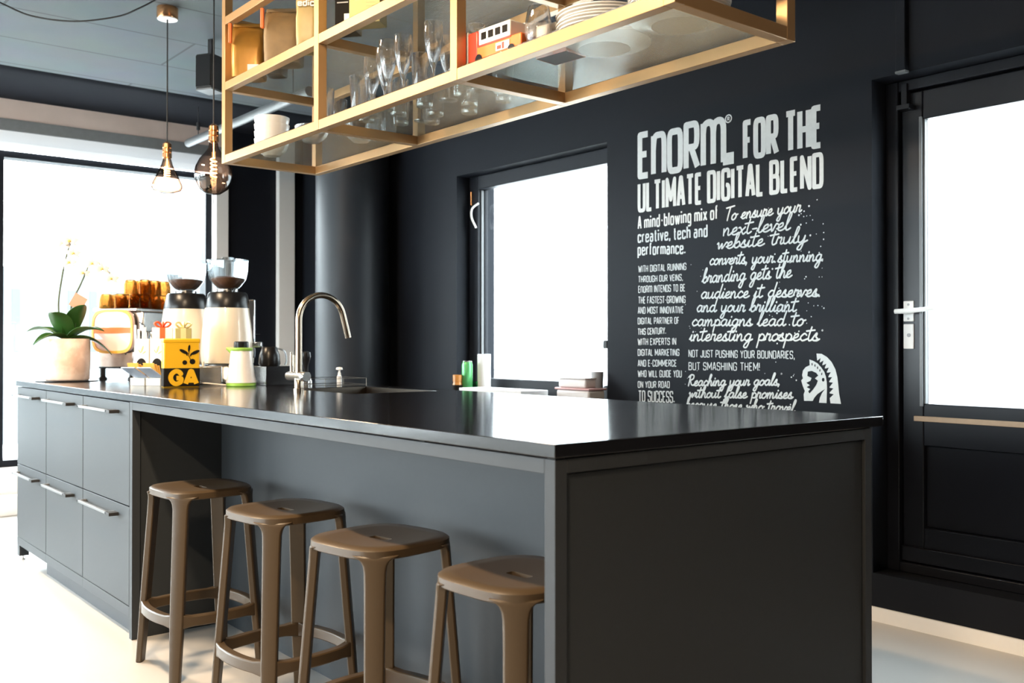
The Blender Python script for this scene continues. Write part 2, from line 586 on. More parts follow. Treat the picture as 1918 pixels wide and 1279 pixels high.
CAPS = {
    'A': (1.0, [Lp(0, 0, .42, 1, .58, 1, 1, 0), Lp(.16, .3, .84, .3)]),
    'B': (1.0, [Rs((3, 4), .1, .53, 1, .53, 1, 0, 0, 0, 0, 1, .92, 1, .92, .53, .1, .53)]),
    'C': (.95, [Rp(1, .7, 1, 1, 0, 1, 0, 0, 1, 0, 1, .3)]),
    'D': (1.0, [Rs((1, 4), 0, .5, 0, 0, 1, 0, 1, 1, 0, 1, 0, .5)]),
    'E': (.8, [Lp(.95, 1, 0, 1, 0, 0, .95, 0), Lp(0, .52, .8, .52)]),
    'F': (.75, [Lp(.95, 1, 0, 1, 0, 0), Lp(0, .5, .8, .5)]),
    'G': (1.0, [Rp(1, .72, 1, 1, 0, 1, 0, 0, 1, 0, 1, .48, .55, .48)]),
    'H': (1.0, [Lp(0, 0, 0, 1), Lp(1, 0, 1, 1), Lp(0, .5, 1, .5)]),
    'I': (.05, [Lp(0, 0, 0, 1)]),
    'J': (.8, [Rp(1, 1, 1, 0, 0, 0, 0, .25)]),
    'K': (1.0, [Lp(0, 0, 0, 1), Lp(1, 1, .05, .45), Lp(.3, .6, 1, 0)]),
    'L': (.75, [Lp(0, 1, 0, 0, .95, 0)]),
    'M': (1.35, [Lp(0, 0, 0, 1, .5, .25, 1, 1, 1, 0)]),
    'N': (1.05, [Lp(0, 0, 0, 1, 1, 0, 1, 1)]),
    'O': (1.0, [Rp(.5, 1, 0, 1, 0, 0, 1, 0, 1, 1, .5, 1)]),
    'P': (.95, [Rs((1,), 0, 0, 0, 1, 1, 1, 1, .45, 0, .45)]),
    'R': (1.0, [Rs((1,), 0, 0, 0, 1, .95, 1, .95, .47, 0, .47), Lp(.45, .47, 1, 0)]),
    'S': (.95, [Rp(1, .76, 1, 1, 0, 1, 0, .54, 1, .48, 1, 0, 0, 0, 0, .25)]),
    'T': (.95, [Lp(-.05, 1, 1.05, 1), Lp(.5, 1, .5, 0)]),
    'U': (1.0, [Rp(0, 1, 0, 0, 1, 0, 1, 1)]),
    'V': (1.0, [Lp(0, 1, .5, 0, 1, 1)]),
    'W': (1.5, [Lp(0, 1, .25, 0, .5, .8, .75, 0, 1, 1)]),
    'X': (1.0, [Lp(0, 0, 1, 1), Lp(0, 1, 1, 0)]),
    'Y': (1.0, [Lp(0, 1, .5, .45, 1, 1), Lp(.5, .45, .5, 0)]),
    'n': (1.0, [Lp(0, 0, 0, .92), Rp(0, .55, .1, .92, 1, .92, 1, 0)]),
    'o': (1.0, [Rp(.5, .92, 0, .92, 0, 0, 1, 0, 1, .92, .5, .92)]),
    'm': (1.7, [Lp(0, 0, 0, .96), Rp(0, .7, .05, .96, .5, .96, .5, 0), Rp(.5, .7, .55, .96, 1, .96, 1, 0)]),
    '-': (.5, [Lp(.1, .45, .9, .45)]),
    '.': (.12, [Lp(0, .02, 0, .14)]),
    ',': (.14, [Lp(.6, .12, .1, -.14)]),
    '!': (.1, [Lp(0, .35, 0, 1), Lp(0, 0, 0, .12)]),
}
LOW = dict(CAPS)
LOW.update({
    'a': (.9, [Rp(.05, .66, .9, .66, .9, 0), Rp(.9, .4, 0, .4, 0, 0, .9, 0)]),
    'b': (.9, [Lp(0, 0, 0, 1), Rp(0, .66, .95, .66, .95, 0, 0, 0)]),
    'c': (.85, [Rp(1, .5, 1, .66, 0, .66, 0, 0, 1, 0, 1, .18)]),
    'd': (.9, [Lp(.95, 0, .95, 1), Rp(.95, .66, 0, .66, 0, 0, .95, 0)]),
    'e': (.9, [Rp(0, .36, 1, .36, 1, .66, 0, .66, 0, 0, 1, 0, 1, .16)]),
    'f': (.55, [Rp(.3, 0, .3, 1, 1, 1), Lp(-.1, .66, .9, .66)]),
    'g': (.9, [Rp(.95, .66, 0, .66, 0, 0, .95, 0), Rp(.95, .66, .95, -.28, 0, -.28)]),
    'h': (.9, [Lp(0, 0, 0, 1), Rp(0, .66, .95, .66, .95, 0)]),
    'i': (.06, [Lp(0, 0, 0, .68), Lp(0, .84, 0, .98)]),
    'l': (.06, [Lp(0, 0, 0, 1)]),
    'm': (1.5, [Lp(0, 0, 0, .68), Rp(0, .66, .5, .66, .5, 0), Rp(.5, .66, 1, .66, 1, 0)]),
    'n': (.9, [Lp(0, 0, 0, .68), Rp(0, .66, .95, .66, .95, 0)]),
    'o': (.9, [Rp(.5, .66, 0, .66, 0, 0, 1, 0, 1, .66, .5, .66)]),
    'p': (.9, [Lp(0, -.3, 0, .68), Rp(0, .66, .95, .66, .95, 0, 0, 0)]),
    'r': (.6, [Lp(0, 0, 0, .68), Rp(0, .4, .2, .66, 1, .66)]),
    't': (.6, [Rp(.35, .95, .35, 0, 1, 0), Lp(-.1, .66, .9, .66)]),
    'v': (.9, [Lp(0, .68, .5, 0, 1, .68)]),
    'w': (1.4, [Lp(0, .68, .25, 0, .5, .6, .75, 0, 1, .68)]),
    'x': (.9, [Lp(0, 0, 1, .68), Lp(0, .68, 1, 0)]),
    'k': (.9, [Lp(0, 0, 0, 1), Lp(.9, .68, .05, .3), Lp(.3, .42, .95, 0)]),
    'v': (.9, [Lp(0, .68, .5, 0, 1, .68)]),
})
_bowl = Cp(.44, .40, .22, .46, .03, .22, .16, .0, .36, .12, .44, .42)
SCRIPT = {
    'a': (.58, [_bowl, Cp(.44, .42, .41, .12, .48, .0, .62, .1)]),
    'b': (.50, [Cp(-.04, .1, .16, .5, .28, .92, .19, 1, .1, .7, .08, .12, .24, 0, .42, .18, .34, .42, .16, .3)]),
    'c': (.46, [Cp(.40, .36, .25, .46, .04, .22, .18, 0, .5, .12)]),
    'd': (.60, [_bowl, Cp(.54, 1.0, .45, .5, .42, .12, .5, 0, .64, .1)]),
    'e': (.46, [Cp(-.02, .12, .3, .26, .3, .45, .1, .34, .08, .06, .26, 0, .5, .12)]),
    'f': (.40, [Cp(.0, .1, .26, .6, .4, .95, .28, 1, .18, .6, .1, 0, .02, -.44, .14, -.4, .2, 0, .44, .1)]),
    'g': (.56, [_bowl, Cp(.44, .42, .38, -.1, .24, -.46, .05, -.4, .2, -.12, .6, .1)]),
    'h': (.54, [Cp(-.04, .1, .2, .6, .3, .95, .2, 1, .12, .7, .05, 0), Cp(.06, .14, .24, .45, .36, .36, .35, .08, .44, 0, .58, .1)]),
    'i': (.28, [Cp(-.02, .1, .12, .42), Cp(.12, .42, .08, .1, .16, 0, .32, .1), Lp(.17, .62, .18, .66)]),
    'l': (.32, [Cp(-.02, .1, .2, .55, .3, .95, .2, 1, .1, .5, .09, .06, .2, 0, .36, .1)]),
    'm': (.76, [Cp(.02, .42, .05, 0), Cp(.06, .18, .2, .45, .29, .32, .28, 0), Cp(.29, .18, .44, .45, .54, .32, .53, .06, .6, 0, .76, .1)]),
    'n': (.56, [Cp(.02, .42, .05, 0), Cp(.06, .18, .22, .45, .34, .34, .34, .06, .42, 0, .58, .1)]),
    'o': (.50, [Cp(.26, .45, .06, .3, .06, .06, .24, 0, .42, .2, .34, .42, .22, .44), Cp(.34, .42, .42, .34, .56, .38)]),
    'p': (.52, [Cp(.06, .42, .05, 0, .0, -.46), Cp(.06, .22, .22, .45, .42, .3, .34, .04, .1, .04), Cp(.34, .04, .44, .04, .54, .1)]),
    'r': (.42, [Cp(-.02, .1, .08, .48, .14, .42, .3, .42, .26, .1, .32, 0, .46, .1)]),
    's': (.40, [Cp(-.04, .08, .18, .46, .24, .42, .2, .24, .32, .12, .2, 0, .04, .03), Cp(.2, 0, .3, .0, .44, .1)]),
    't': (.36, [Cp(.2, .88, .1, .3, .12, .04, .22, 0, .38, .1), Lp(-.1, .62, .42, .68)]),
    'u': (.56, [Cp(.02, .42, .03, .1, .15, 0, .32, .14, .4, .42), Cp(.4, .42, .36, .1, .44, 0, .58, .1)]),
    'v': (.46, [Cp(-.02, .36, .06, .42, .15, 0, .36, .42, .5, .38)]),
    'w': (.64, [Cp(-.02, .36, .06, .42, .12, .02, .3, .36, .34, .02, .58, .42, .7, .38)]),
    'x': (.48, [Cp(.0, .4, .12, .4, .32, 0, .5, .1), Cp(.42, .42, .02, 0)]),
    'y': (.54, [Cp(.02, .42, .03, .1, .15, 0, .32, .14, .4, .42), Cp(.4, .42, .34, -.1, .22, -.46, .04, -.4, .2, -.12, .58, .1)]),
    'T': (.56, [Cp(-.06, .92, .25, .96, .68, 1.02), Cp(.32, .97, .22, .4, .18, 0)]),
    'R': (.66, [Cp(.14, .92, .05, 0), Cp(-.06, .8, .2, 1.02, .5, .94, .46, .64, .12, .5), Cp(.18, .5, .38, .1, .66, .06)]),
    '-': (.4, [Lp(.08, .25, .34, .27)]),
    ',': (.2, [Lp(.1, .05, .04, -.12)]),
    '.': (.2, [Lp(.08, .0, .09, .02)]),
}


LAYER = [0]


def ribbon(b, pts, w, to3, roundends, off0):
    """one stroke: a flat band with a joint disc at every bend; each piece lies a paint layer above the last"""
    LAYER[0] = (LAYER[0] + 1) % 3
    step = [LAYER[0] * 5e-6]

    def lay():
        step[0] += 1.5e-5
        return off0 + step[0]
    P = [Vector(p) for p in pts]
    n = len(P)
    for i in range(n - 1):
        d = P[i + 1] - P[i]
        if d.length < 1e-7:
            continue
        d.normalize()
        q = Vector((-d.y, d.x)) * (w / 2)
        off = lay()
        b.add([to3(P[i].x - q.x, P[i].y - q.y, off), to3(P[i + 1].x - q.x, P[i + 1].y - q.y, off),
               to3(P[i + 1].x + q.x, P[i + 1].y + q.y, off), to3(P[i].x + q.x, P[i].y + q.y, off)], [(0, 1, 2, 3)])
    for i in range(n):
        if (0 < i < n - 1) or roundends:
            off = lay()
            b.add([to3(P[i].x + math.cos(a * PI / 4) * w / 2, P[i].y + math.sin(a * PI / 4) * w / 2, off) for a in range(8)], [tuple(range(8))])


def write(b, text, font, x0, z0, x1, z1, cap, stroke, to3, space=None, gap=None, slant=0.0, rounde=False):
    """letters fitted between x0 and x1 on a baseline from z0 to z1"""
    sc = font is SCRIPT
    gap = (0.0 if sc else 0.42) if gap is None else gap
    space = (0.42 if sc else 0.75) if space is None else space
    adv, tot = [], 0.0
    for i, ch in enumerate(text):
        if ch == ' ':
            a = space
        else:
            a = font[ch][0] + (gap if i < len(text) - 1 and text[i + 1] != ' ' else 0)
        adv.append(a)
        tot += a
    k = (x1 - x0 - stroke) / tot
    x = x0 + stroke / 2
    for ch, a in zip(text, adv):
        if ch != ' ':
            w, st = font[ch]
            gw = k if sc else k * w
            for s in st:
                pts = []
                for (u, v) in s:
                    px = x + u * gw + v * slant * cap
                    pz = z0 + (z1 - z0) * (px - x0) / (x1 - x0) + (v * cap if sc else stroke / 2 + v * (cap - stroke))
                    pts.append((px, pz))
                ribbon(b, pts, stroke, to3, rounde or (ch in '.,' and sc), 0.0)
        x += a * k


# ================================================================== SETTING
# floor, ceiling, walls
struct('floor', B().box(XW - 0.3, XR + 0.2, YB - 0.2, YW + 0.35, -0.12, 0.0), M['floor'])
struct('ceiling', B().box(XW - 0.3, XR + 0.2, YB - 0.2, YW + 0.35, CEIL, CEIL + 0.15), M['ceil'])
# a dark strip with a rounded underside, darkening the ceiling edge along the window wall
prof = [(0.0, 0.0)] + [(0.02 + 0.66 * math.sin(a), -0.055 * (1 - math.cos(a)) * 0 - 0.012 - 0.03 * math.cos(a)) for a in [0, .25, .5, .75, 1.0, 1.25, 1.45, PI / 2]] + [(0.70, 0.0)]
bb = B()
nb = len(prof)
bb.add([(XW + u, y, CEIL + 0.002 + v) for y in (YB, YW) for u, v in prof],
       [tuple(reversed(range(nb))), tuple(range(nb, 2 * nb))] + [(k, (k + 1) % nb, nb + (k + 1) % nb, nb + k) for k in range(nb)])
struct('ceiling_edge_strip', bb, M['edgestrip'])

# mural wall (y = 3.59) with window recess and door recess
T = 0.30
WX0, WX1, WZ0, WZ1 = -4.93, -3.60, 0.81, 2.158
DX0, DX1, DZ0, DZ1 = -2.102, -0.85, 0.189, 2.165
w = B()
w.box(XW - 0.3, WX0, YW, YW + T, 0, CEIL)
w.box(WX0, WX1, YW, YW + T, 0, WZ0)
w.box(WX0, WX1, YW, YW + T, WZ1, CEIL)
w.box(WX1, DX0, YW, YW + T, 0, CEIL)
w.box(DX0, DX1, YW, YW + T, 0, DZ0)
w.box(DX0, DX1, YW, YW + T, DZ1, CEIL)
w.box(DX1, XR, YW, YW + T, 0, CEIL)
struct('wall_right', w, M['wall'])
struct('baseboard_right', B().box(-3.3, XR, YW - 0.012, YW + 0.01, 0.0, 0.056), M['white'])

# window wall (x = -7)
w = B()
ys = [YB] + [v for ab in sorted(LEFT_WIN) for v in ab] + [YW]
w.box(XW - 0.25, XW, 2.975, YW, 0, CEIL)
struct('wall_left', w, M['wall'])
# concrete lintel, grey band, pale valance above the windows
struct('trim_1', B().box(XW - 0.25, XW, YB, 2.975, 2.58, CEIL), M['concrete'])
struct('trim_2', B().box(XW - 0.25, XW + 0.005, YB, 2.975, 2.505, 2.58), M['greyband'])
# a rolled white fabric blind, daylight showing through it
tb = B().add([(XW - 0.012, YB, 2.43), (XW - 0.012, 2.975, 2.43), (XW - 0.012, 2.975, 2.506), (XW - 0.012, YB, 2.506),
              (XW + 0.012, YB, 2.426), (XW + 0.012, 2.975, 2.426), (XW + 0.004, YB, 2.379), (XW + 0.004, 2.975, 2.379)],
             [(0, 1, 2, 3), (4, 5, 1, 0), (6, 7, 5, 4)])
struct('trim_3', tb, M['blind'])
struct('trim_4', B().box(XW - 0.05, XW + 0.03, 2.872, 2.968, 0.0, 2.38), M['white'], bevel=0.004)
struct('trim_5', B().box(XW - 0.02, XW + 0.05, 3.365, 3.50, 0.0, CEIL), M['white'], bevel=0.004)
# pale plinth below the windows, in two steps
pb = B().box(XW - 0.25, XW, YB, 2.975, 0, 0.30)
pb.box(XW, XW + 0.10, YB, 2.86, 0, 0.13)
struct('trim_6', pb, M['white'], bevel=0.004)
# frames between and around the left windows
for i, (a, b_) in enumerate(LEFT_WIN):
    fr = B()
    fr.box(XW - 0.16, XW - 0.04, a - 0.05, a, 0.30, 2.38)
    fr.box(XW - 0.16, XW - 0.04, b_, b_ + 0.05, 0.30, 2.38)
    fr.box(XW - 0.16, XW - 0.04, a, b_, 2.335, 2.38)
    fr.box(XW - 0.16, XW - 0.04, a, b_, 0.30, 0.345)
    f = struct('window_%d' % (i + 1), fr, M['frame'], bevel=0.003)
    obj('window_pane', B().box(XW - 0.106, XW - 0.098, a, b_, 0.345, 2.335), M['pane'], f)
# window frame of the mural wall
fr = B()
fy0, fy1 = YW + 0.10, YW + 0.17
fr.box(WX0, WX0 + 0.085, fy0, fy1, WZ0, WZ1)
fr.box(WX1 - 0.05, WX1, fy0, fy1, WZ0, WZ1)
fr.box(WX0 + 0.085, WX1 - 0.05, fy0, fy1, 2.075, WZ1)
fr.box(WX0 + 0.085, WX1 - 0.05, fy0, fy1, WZ0, 0.895)
fr.box(WX0 + 0.085, WX0 + 0.10, fy0 + 0.045, fy1, 0.895, 2.075)
f = struct('window_6', fr, M['frame'], bevel=0.004)
obj('window_pane', B().box(WX0 + 0.085, WX1 - 0.05, YW + 0.15, YW + 0.158, 0.895, 2.075), M['pane'], f)
obj('window_trim', B().box(WX0 + 0.088, WX0 + 0.094, YW + 0.125, YW + 0.15, 0.9, 2.07), M['greymetal'], f, label='thin pale edge strip')
obj('window_hinge', B().cyl((WX0 + 0.03, fy0 - 0.008, 1.98), 0.006, 0.085, 10), M['copper'], f, label='copper coloured hinge pin')
hb = B().tube(catmull([(WX0 + 0.10, fy0 - 0.005, 1.985), (WX0 + 0.055, fy0 - 0.02, 1.955), (WX0 + 0.05, fy0 - 0.02, 1.90), (WX0 + 0.085, fy0 - 0.012, 1.835)]), 0.007, 8)
obj('window_stay', hb, M['white'], f, label='white curved window stay')
hb = B().box(WX1 - 0.045, WX1 - 0.02, fy0 - 0.02, fy0, 1.34, 1.43)
hb.box(WX1 - 0.05, WX1 - 0.03, fy0 - 0.05, fy0 - 0.02, 1.28, 1.40)
obj('window_handle', hb, M['greymetal'], f)

# door in the mural wall
fr = B()
dy0, dy1 = YW + 0.105, YW + 0.18
fr.box(DX0, DX0 + 0.055, dy0, dy1 + 0.05, DZ0, DZ1)
fr.box(DX1 - 0.055, DX1, dy0, dy1 + 0.05, DZ0, DZ1)
fr.box(DX0 + 0.055, DX1 - 0.055, dy0, dy1 + 0.05, 2.12, DZ1)
fr.box(DX0 + 0.055, DX1 - 0.055, dy0, dy1 + 0.05, DZ0, DZ0 + 0.04)
fr.box(DX0, DX0 + 0.085, dy0 + 0.07, dy1 + 0.05, DZ0, DZ1).box(DX1 - 0.085, DX1, dy0 + 0.07, dy1 + 0.05, DZ0, DZ1)
fr.box(DX0 + 0.05, DX1 - 0.05, dy0 + 0.07, dy1 + 0.05, 2.09, DZ1).box(DX0 + 0.05, DX1 - 0.05, dy0 + 0.07, dy1 + 0.05, DZ0, DZ0 + 0.07)
d = struct('door_1', fr, M['doorp'], bevel=0.004)
lx0, lx1 = DX0 + 0.06, DX1 - 0.06
gx0, gx1, gz0, gz1 = -1.955, lx1 - 0.10, 0.867, 2.00
lf = B()
ly0, ly1 = dy0 + 0.02, dy0 + 0.065
lf.box(lx0, gx0, ly0, ly1, DZ0 + 0.045, 2.115)
lf.box(gx1, lx1, ly0, ly1, DZ0 + 0.045, 2.115)
lf.box(gx0, gx1, ly0, ly1, gz1, 2.115)
lf.box(gx0, gx1, ly0, ly1, 0.70, gz0)
lf.box(gx0, gx1, ly0, ly1, DZ0 + 0.045, 0.375)
lf.box(gx0, gx1, ly0 + 0.02, ly1, 0.375, 0.70)
lf.box(lx0, lx1, ly0 - 0.015, ly0, DZ0 + 0.045, 0.295)
leafo = obj('door_leaf', lf, M['doorp'], d, bevel=0.004)
obj('door_pane', B().box(gx0, gx1, ly0 + 0.02, ly0 + 0.028, gz0, gz1), M['pane'], d)
gt = B().box(gx0 - 0.012, gx0, ly0 - 0.008, ly0, gz0 - 0.01, gz1 + 0.01)
gt.box(gx0 + 0.001, gx0 + 0.008, ly0 + 0.002, ly0 + 0.02, gz0, gz1)
obj('glazing_bead', gt, M['greymetal'], d, bevel=0.001, label='thin grey glazing bead')
obj('wood_strip', B().box(-1.99, lx1 - 0.04, ly0 - 0.012, ly0, 0.797, 0.818), M['strip'], d, bevel=0.002, label='bare wooden strip under the door glass')
pl = B().box(-2.036, -1.992, ly0 - 0.006, ly0, 1.195, 1.278)
pl.box(-2.036, -1.992, ly0 - 0.006, ly0, 1.085, 1.185)
po = obj('handle_plate', pl, M['white'], d, bevel=0.004)
obj('keyhole', B().cyl((-2.012, ly0 - 0.007, 1.14), 0.008, 0.003, 16, 'Y').cyl((-2.014, ly0 - 0.007, 1.263), 0.005, 0.003, 12, 'Y').cyl((-2.014, ly0 - 0.007, 1.206), 0.005, 0.003, 12, 'Y'), M['grey'], po)
hd = B().cyl((-2.014, ly0 - 0.05, 1.235), 0.010, 0.048, 16, 'Y')
hd.tube([(-2.045, ly0 - 0.052, 1.235), (-1.99, ly0 - 0.053, 1.236), (-1.90, ly0 - 0.055, 1.242), (-1.872, ly0 - 0.055, 1.243)], [0.0095, 0.010, 0.008, 0.006], 12)
obj('door_handle', hd, M['white'], d)
cl = B().box(-2.03, -2.005, ly0 - 0.03, ly0, 2.06, 2.15)
cl.box(-2.04, -1.985, ly0 - 0.05, ly0, 2.042, 2.062)
obj('door_bracket', cl, M['frame'], d, bevel=0.002)

# round column in front of the corner
cb = B().lathe([(0.245, 0.0), (0.245, CEIL)], 64, (-5.77, 3.33, 0))
struct('column', cb, M['column'])
# rest of the room, behind the camera
wb = B().box(XW - 0.25, XR + 0.2, YB - 0.2, YB, 0, 0.32).box(XW - 0.25, XR + 0.2, YB - 0.2, YB, 2.38, CEIL)
xs_ = [XW - 0.25] + [v for ab in BACK_WIN for v in ab] + [XR + 0.2]
for k in range(0, len(xs_), 2):
    wb.box(xs_[k], xs_[k + 1], YB - 0.2, YB, 0.32, 2.38)
struct('wall_back', wb, M['light'])
for k, (a, b_) in enumerate(BACK_WIN):
    fr = B().box(a, a + 0.05, YB - 0.14, YB - 0.05, 0.32, 2.38).box(b_ - 0.05, b_, YB - 0.14, YB - 0.05, 0.32, 2.38)
    fr.box(a, b_, YB - 0.14, YB - 0.05, 2.33, 2.38).box(a, b_, YB - 0.14, YB - 0.05, 0.32, 0.37)
    f = struct('window_%d' % (k + 7), fr, M['frame'], bevel=0.003)
    obj('window_pane', B().box(a + 0.05, b_ - 0.05, YB - 0.10, YB - 0.094, 0.37, 2.33), M['pane'], f)
struct('wall_front', B().box(XR, XR + 0.2, YB, YW, 0, CEIL), M['light'])

# outside the windows
tag(obj('paved_yard', B().box(-40, 20, 4.2, 40, -0.5, -0.3).box(-40, -7.6, -30, 4.2, -0.5, -0.3).box(-7.6, 20, -30, -6.1, -0.5, -0.3), M['ground']), 'pale paved yard outside the windows', 'yard')['kind'] = 'structure'
nb_ = thing('roof_terrace_wall', 'pale grey parapet with stepped top seen through the door glass', 'wall', (0, 0, 0))
nb_['kind'] = 'structure'
obj('parapet', B().box(-3.6, -0.66, 9.0, 9.2, -0.3, 0.50).box(-3.6, -0.80, 9.0, 9.2, 0.50, 0.62).box(-0.10, 3.5, 9.0, 9.2, -0.3, 0.48).box(0.05, 3.5, 9.0, 9.2, 0.48, 0.62), M['facade'], nb_)

op = thing('neighbour_building', 'pale rendered building across the yard behind door and small window', 'building', (0, 15.0, 0))
op['kind'] = 'structure'
obj('facade', B().box(-30, 16, 0, 2.0, -0.5, 13.0), M['palewall'], op)
for k in range(5):
    x = -8.5 + k * 2.6
    obj('window_pane', B().box(x, x + 0.9, -0.03, 0.0, 0.9, 2.2), M['palewindow'], op)
ob = thing('opposite_building', 'pale low building with dark window slots outside the big window', 'building', (-17.0, 0, 0))
ob['kind'] = 'structure'
obj('facade', B().box(-1.0, 0.0, -6.0, 12.0, -0.5, 2.35), M['palefacade'], ob)
for k in range(14):
    y = 1.6 + k * 0.34 + (0.5 if k > 6 else 0)
    obj('window_slot', B().box(0.0, 0.02, y, y + 0.12, 1.0, 2.0), M['facade'], ob)
obj('balcony_rail', B().box(4.0, 4.05, -6.0, 12.0, 0.66, 0.70).box(4.0, 4.05, -6.0, 12.0, -0.1, 0.20), M['palefacade'], ob)

# conduit beside the door
cd = B().box(-1.985, -1.945, YW - 0.028, YW + 0.002, 2.168, CEIL)
ct = tag(obj('conduit', cd, M['wall'], bevel=0.003), 'dark square conduit running up from the door head to the ceiling', 'conduit')
obj('end_cap', B().box(-1.986, -1.944, YW - 0.029, YW, 2.160, 2.168), M['greymetal'], ct)

# ================================================================== MURAL LETTERING
LINES = [
    ("head", "EnoRm.", -3.383, 1.932, -2.784, 1.927, 0.237),
    ("head", "FOR THE", -2.735, 1.931, -2.321, 1.928, 0.184),
    ("head", "ULTIMATE DIGITAL BLEND", -3.383, 1.765, -2.321, 1.758, 0.153),
    ("low", "A mind-blowing mix of", -3.383, 1.681, -2.875, 1.682, 0.067),
    ("low", "creative, tech and", -3.383, 1.613, -2.936, 1.605, 0.063),
    ("low", "performance.", -3.384, 1.550, -3.069, 1.535, 0.062),
    ("thin", "WITH DIGITAL RUNNING", -3.379, 1.465, -3.066, 1.459, 0.035),
    ("thin", "THROUGH OUR VEINS,", -3.379, 1.414, -3.087, 1.409, 0.033),
    ("thin", "EnoRm INTENDS TO BE", -3.379, 1.362, -3.073, 1.357, 0.036),
    ("thin", "THE FASTEST-GROWING", -3.379, 1.308, -3.071, 1.301, 0.036),
    ("thin", "AND MOST INNOVATIVE", -3.382, 1.257, -3.083, 1.252, 0.035),
    ("thin", "DIGITAL PARTNER OF", -3.383, 1.204, -3.111, 1.202, 0.034),
    ("thin", "THIS CENTURY.", -3.383, 1.150, -3.194, 1.154, 0.034),
    ("thin", "WITH EXPERTS IN", -3.383, 1.099, -3.130, 1.101, 0.035),
    ("thin", "DIGITAL MARKETING", -3.383, 1.046, -3.110, 1.048, 0.034),
    ("thin", "AND E-COMMERCE", -3.383, 0.992, -3.127, 0.996, 0.034),
    ("thin", "WHO WILL GUIDE YOU", -3.383, 0.939, -3.095, 0.945, 0.035),
    ("thin", "ON YOUR ROAD", -3.383, 0.885, -3.171, 0.891, 0.034),
    ("thin", "TO SUCCESS.", -3.379, 0.815, -3.139, 0.820, 0.058),
    ("script", "To ensure your", -2.837, 1.672, -2.427, 1.671, 0.060),
    ("script", "next-level", -2.852, 1.604, -2.484, 1.599, 0.070),
    ("script", "website truly", -2.885, 1.544, -2.400, 1.539, 0.064),
    ("script", "converts, your stunning", -2.930, 1.475, -2.326, 1.454, 0.058),
    ("script", "branding gets the", -2.972, 1.392, -2.476, 1.393, 0.066),
    ("script", "audience it deserves.", -2.981, 1.320, -2.332, 1.305, 0.062),
    ("script", "and your brilliant", -3.007, 1.258, -2.453, 1.245, 0.062),
    ("script", "campaigns lead to", -3.037, 1.192, -2.414, 1.183, 0.062),
    ("script", "interesting prospects", -3.050, 1.121, -2.343, 1.119, 0.064),
    ("thin", "NOT JUST PUSHING YOUR BOUNDARIES,", -3.053, 1.042, -2.463, 1.040, 0.036),
    ("thin", "BUT SMASHIING THEM!", -3.053, 0.981, -2.643, 0.985, 0.038),
    ("script", "Reaching your goals,", -3.060, 0.906, -2.535, 0.926, 0.050),
    ("script", "without false promises", -3.054, 0.851, -2.472, 0.871, 0.051),
    ("script", "because those who travel.", -3.073, 0.800, -2.451, 0.812, 0.050),
]


def wall3(u, v, o):
    return (u, YW - 0.0015 - o, v)


mural = thing('wall_lettering', 'white hand-painted lettering covering the dark wall between window and door', 'mural', (0, 0, 0))
for st, t, x0, z0, x1, z1, cap in LINES:
    b = B()
    if st == 'head':
        big = cap > 0.2
        write(b, t, CAPS, x0, z0, x1, z1, cap, 0.032 if big else (0.026 if cap > 0.16 else 0.0195), wall3, gap=0.62 if not big else 0.5, space=1.25)
        if big:
            b.add([wall3(x1 - 0.062, z1, 9e-4), wall3(x1, z1, 9e-4), wall3(x1, z1 + 0.055, 9e-4), wall3(x1 - 0.062, z1 + 0.055, 9e-4)], [(0, 1, 2, 3)])
            for k in range(24):
                a0, a1 = 2 * PI * k / 24, 2 * PI * (k + 1) / 24
                b.add([wall3(-2.815 + r * math.cos(a), 2.138 + r * math.sin(a), 0) for r, a in ((.014, a0), (.020, a0), (.020, a1), (.014, a1))], [(0, 1, 2, 3)])
            write(b, 'R', CAPS, -2.822, 2.128, -2.808, 2.128, 0.019, 0.004, wall3)
        nm = 'headline'
    elif st == 'low':
        write(b, t, LOW, x0, z0, x1, z1, cap, 0.0085, wall3, gap=0.62, space=1.35)
        nm = 'text_line'
    elif st == 'thin':
        write(b, t, CAPS, x0, z0, x1, z1, cap, 0.0042 if cap < 0.05 else 0.0062, wall3, gap=0.5, space=1.35)
        nm = 'text_line'
    else:
        write(b, t, SCRIPT, x0, z0, x1, z1, cap * 1.02, 0.0072, wall3, slant=0.20, rounde=True)
        nm = 'script_line'
    obj(nm, b, M['lettering'], mural, recalc=False)
# sprayed dots
b = B()
for k in range(95):
    u = random.random() ** 0.6
    px = -2.62 + 0.30 * u
    pz = random.uniform(0.84, 1.73)
    if pz < 1.10 and px > -2.44 and pz > 0.84:
        continue
    r = random.choice([.0018, .0022, .0028, .0035, .0045])
    b.add([wall3(px + r * math.cos(a * PI / 4), pz + r * math.sin(a * PI / 4), -0.0005) for a in range(8)], [tuple(range(8))])
for k in range(16):
    px, pz, r = random.uniform(-3.08, -2.95), random.uniform(0.85, 1.5), .0018
    b.add([wall3(px + r * math.cos(a * PI / 4), pz + r * math.sin(a * PI / 4), -0.0005) for a in range(8)], [tuple(range(8))])
obj('paint_dots', b, M['lettering'], mural, recalc=False)['kind'] = 'stuff'
# warrior-head emblem
EX, EZ, EW, EH = -2.431, 0.852, 0.189, 0.212


def em(X, Y, o=0.0):
    return wall3(EX + (X - 1325) / 297 * EW, EZ + 0.006 * (X - 1325) / 297 + (1140 - Y) / 365 * EH, o)


def poly(b, pts, o=0.0):
    bm = bmesh.new()
    f = bm.faces.new([bm.verts.new(em(x, y, o)) for x, y in pts])
    f.normal_update()
    r = bmesh.ops.triangulate(bm, faces=[f])
    bm.verts.index_update()
    b.add([v.co[:] for v in bm.verts], [tuple(v.index for v in q.verts) for q in bm.faces])
    bm.free()


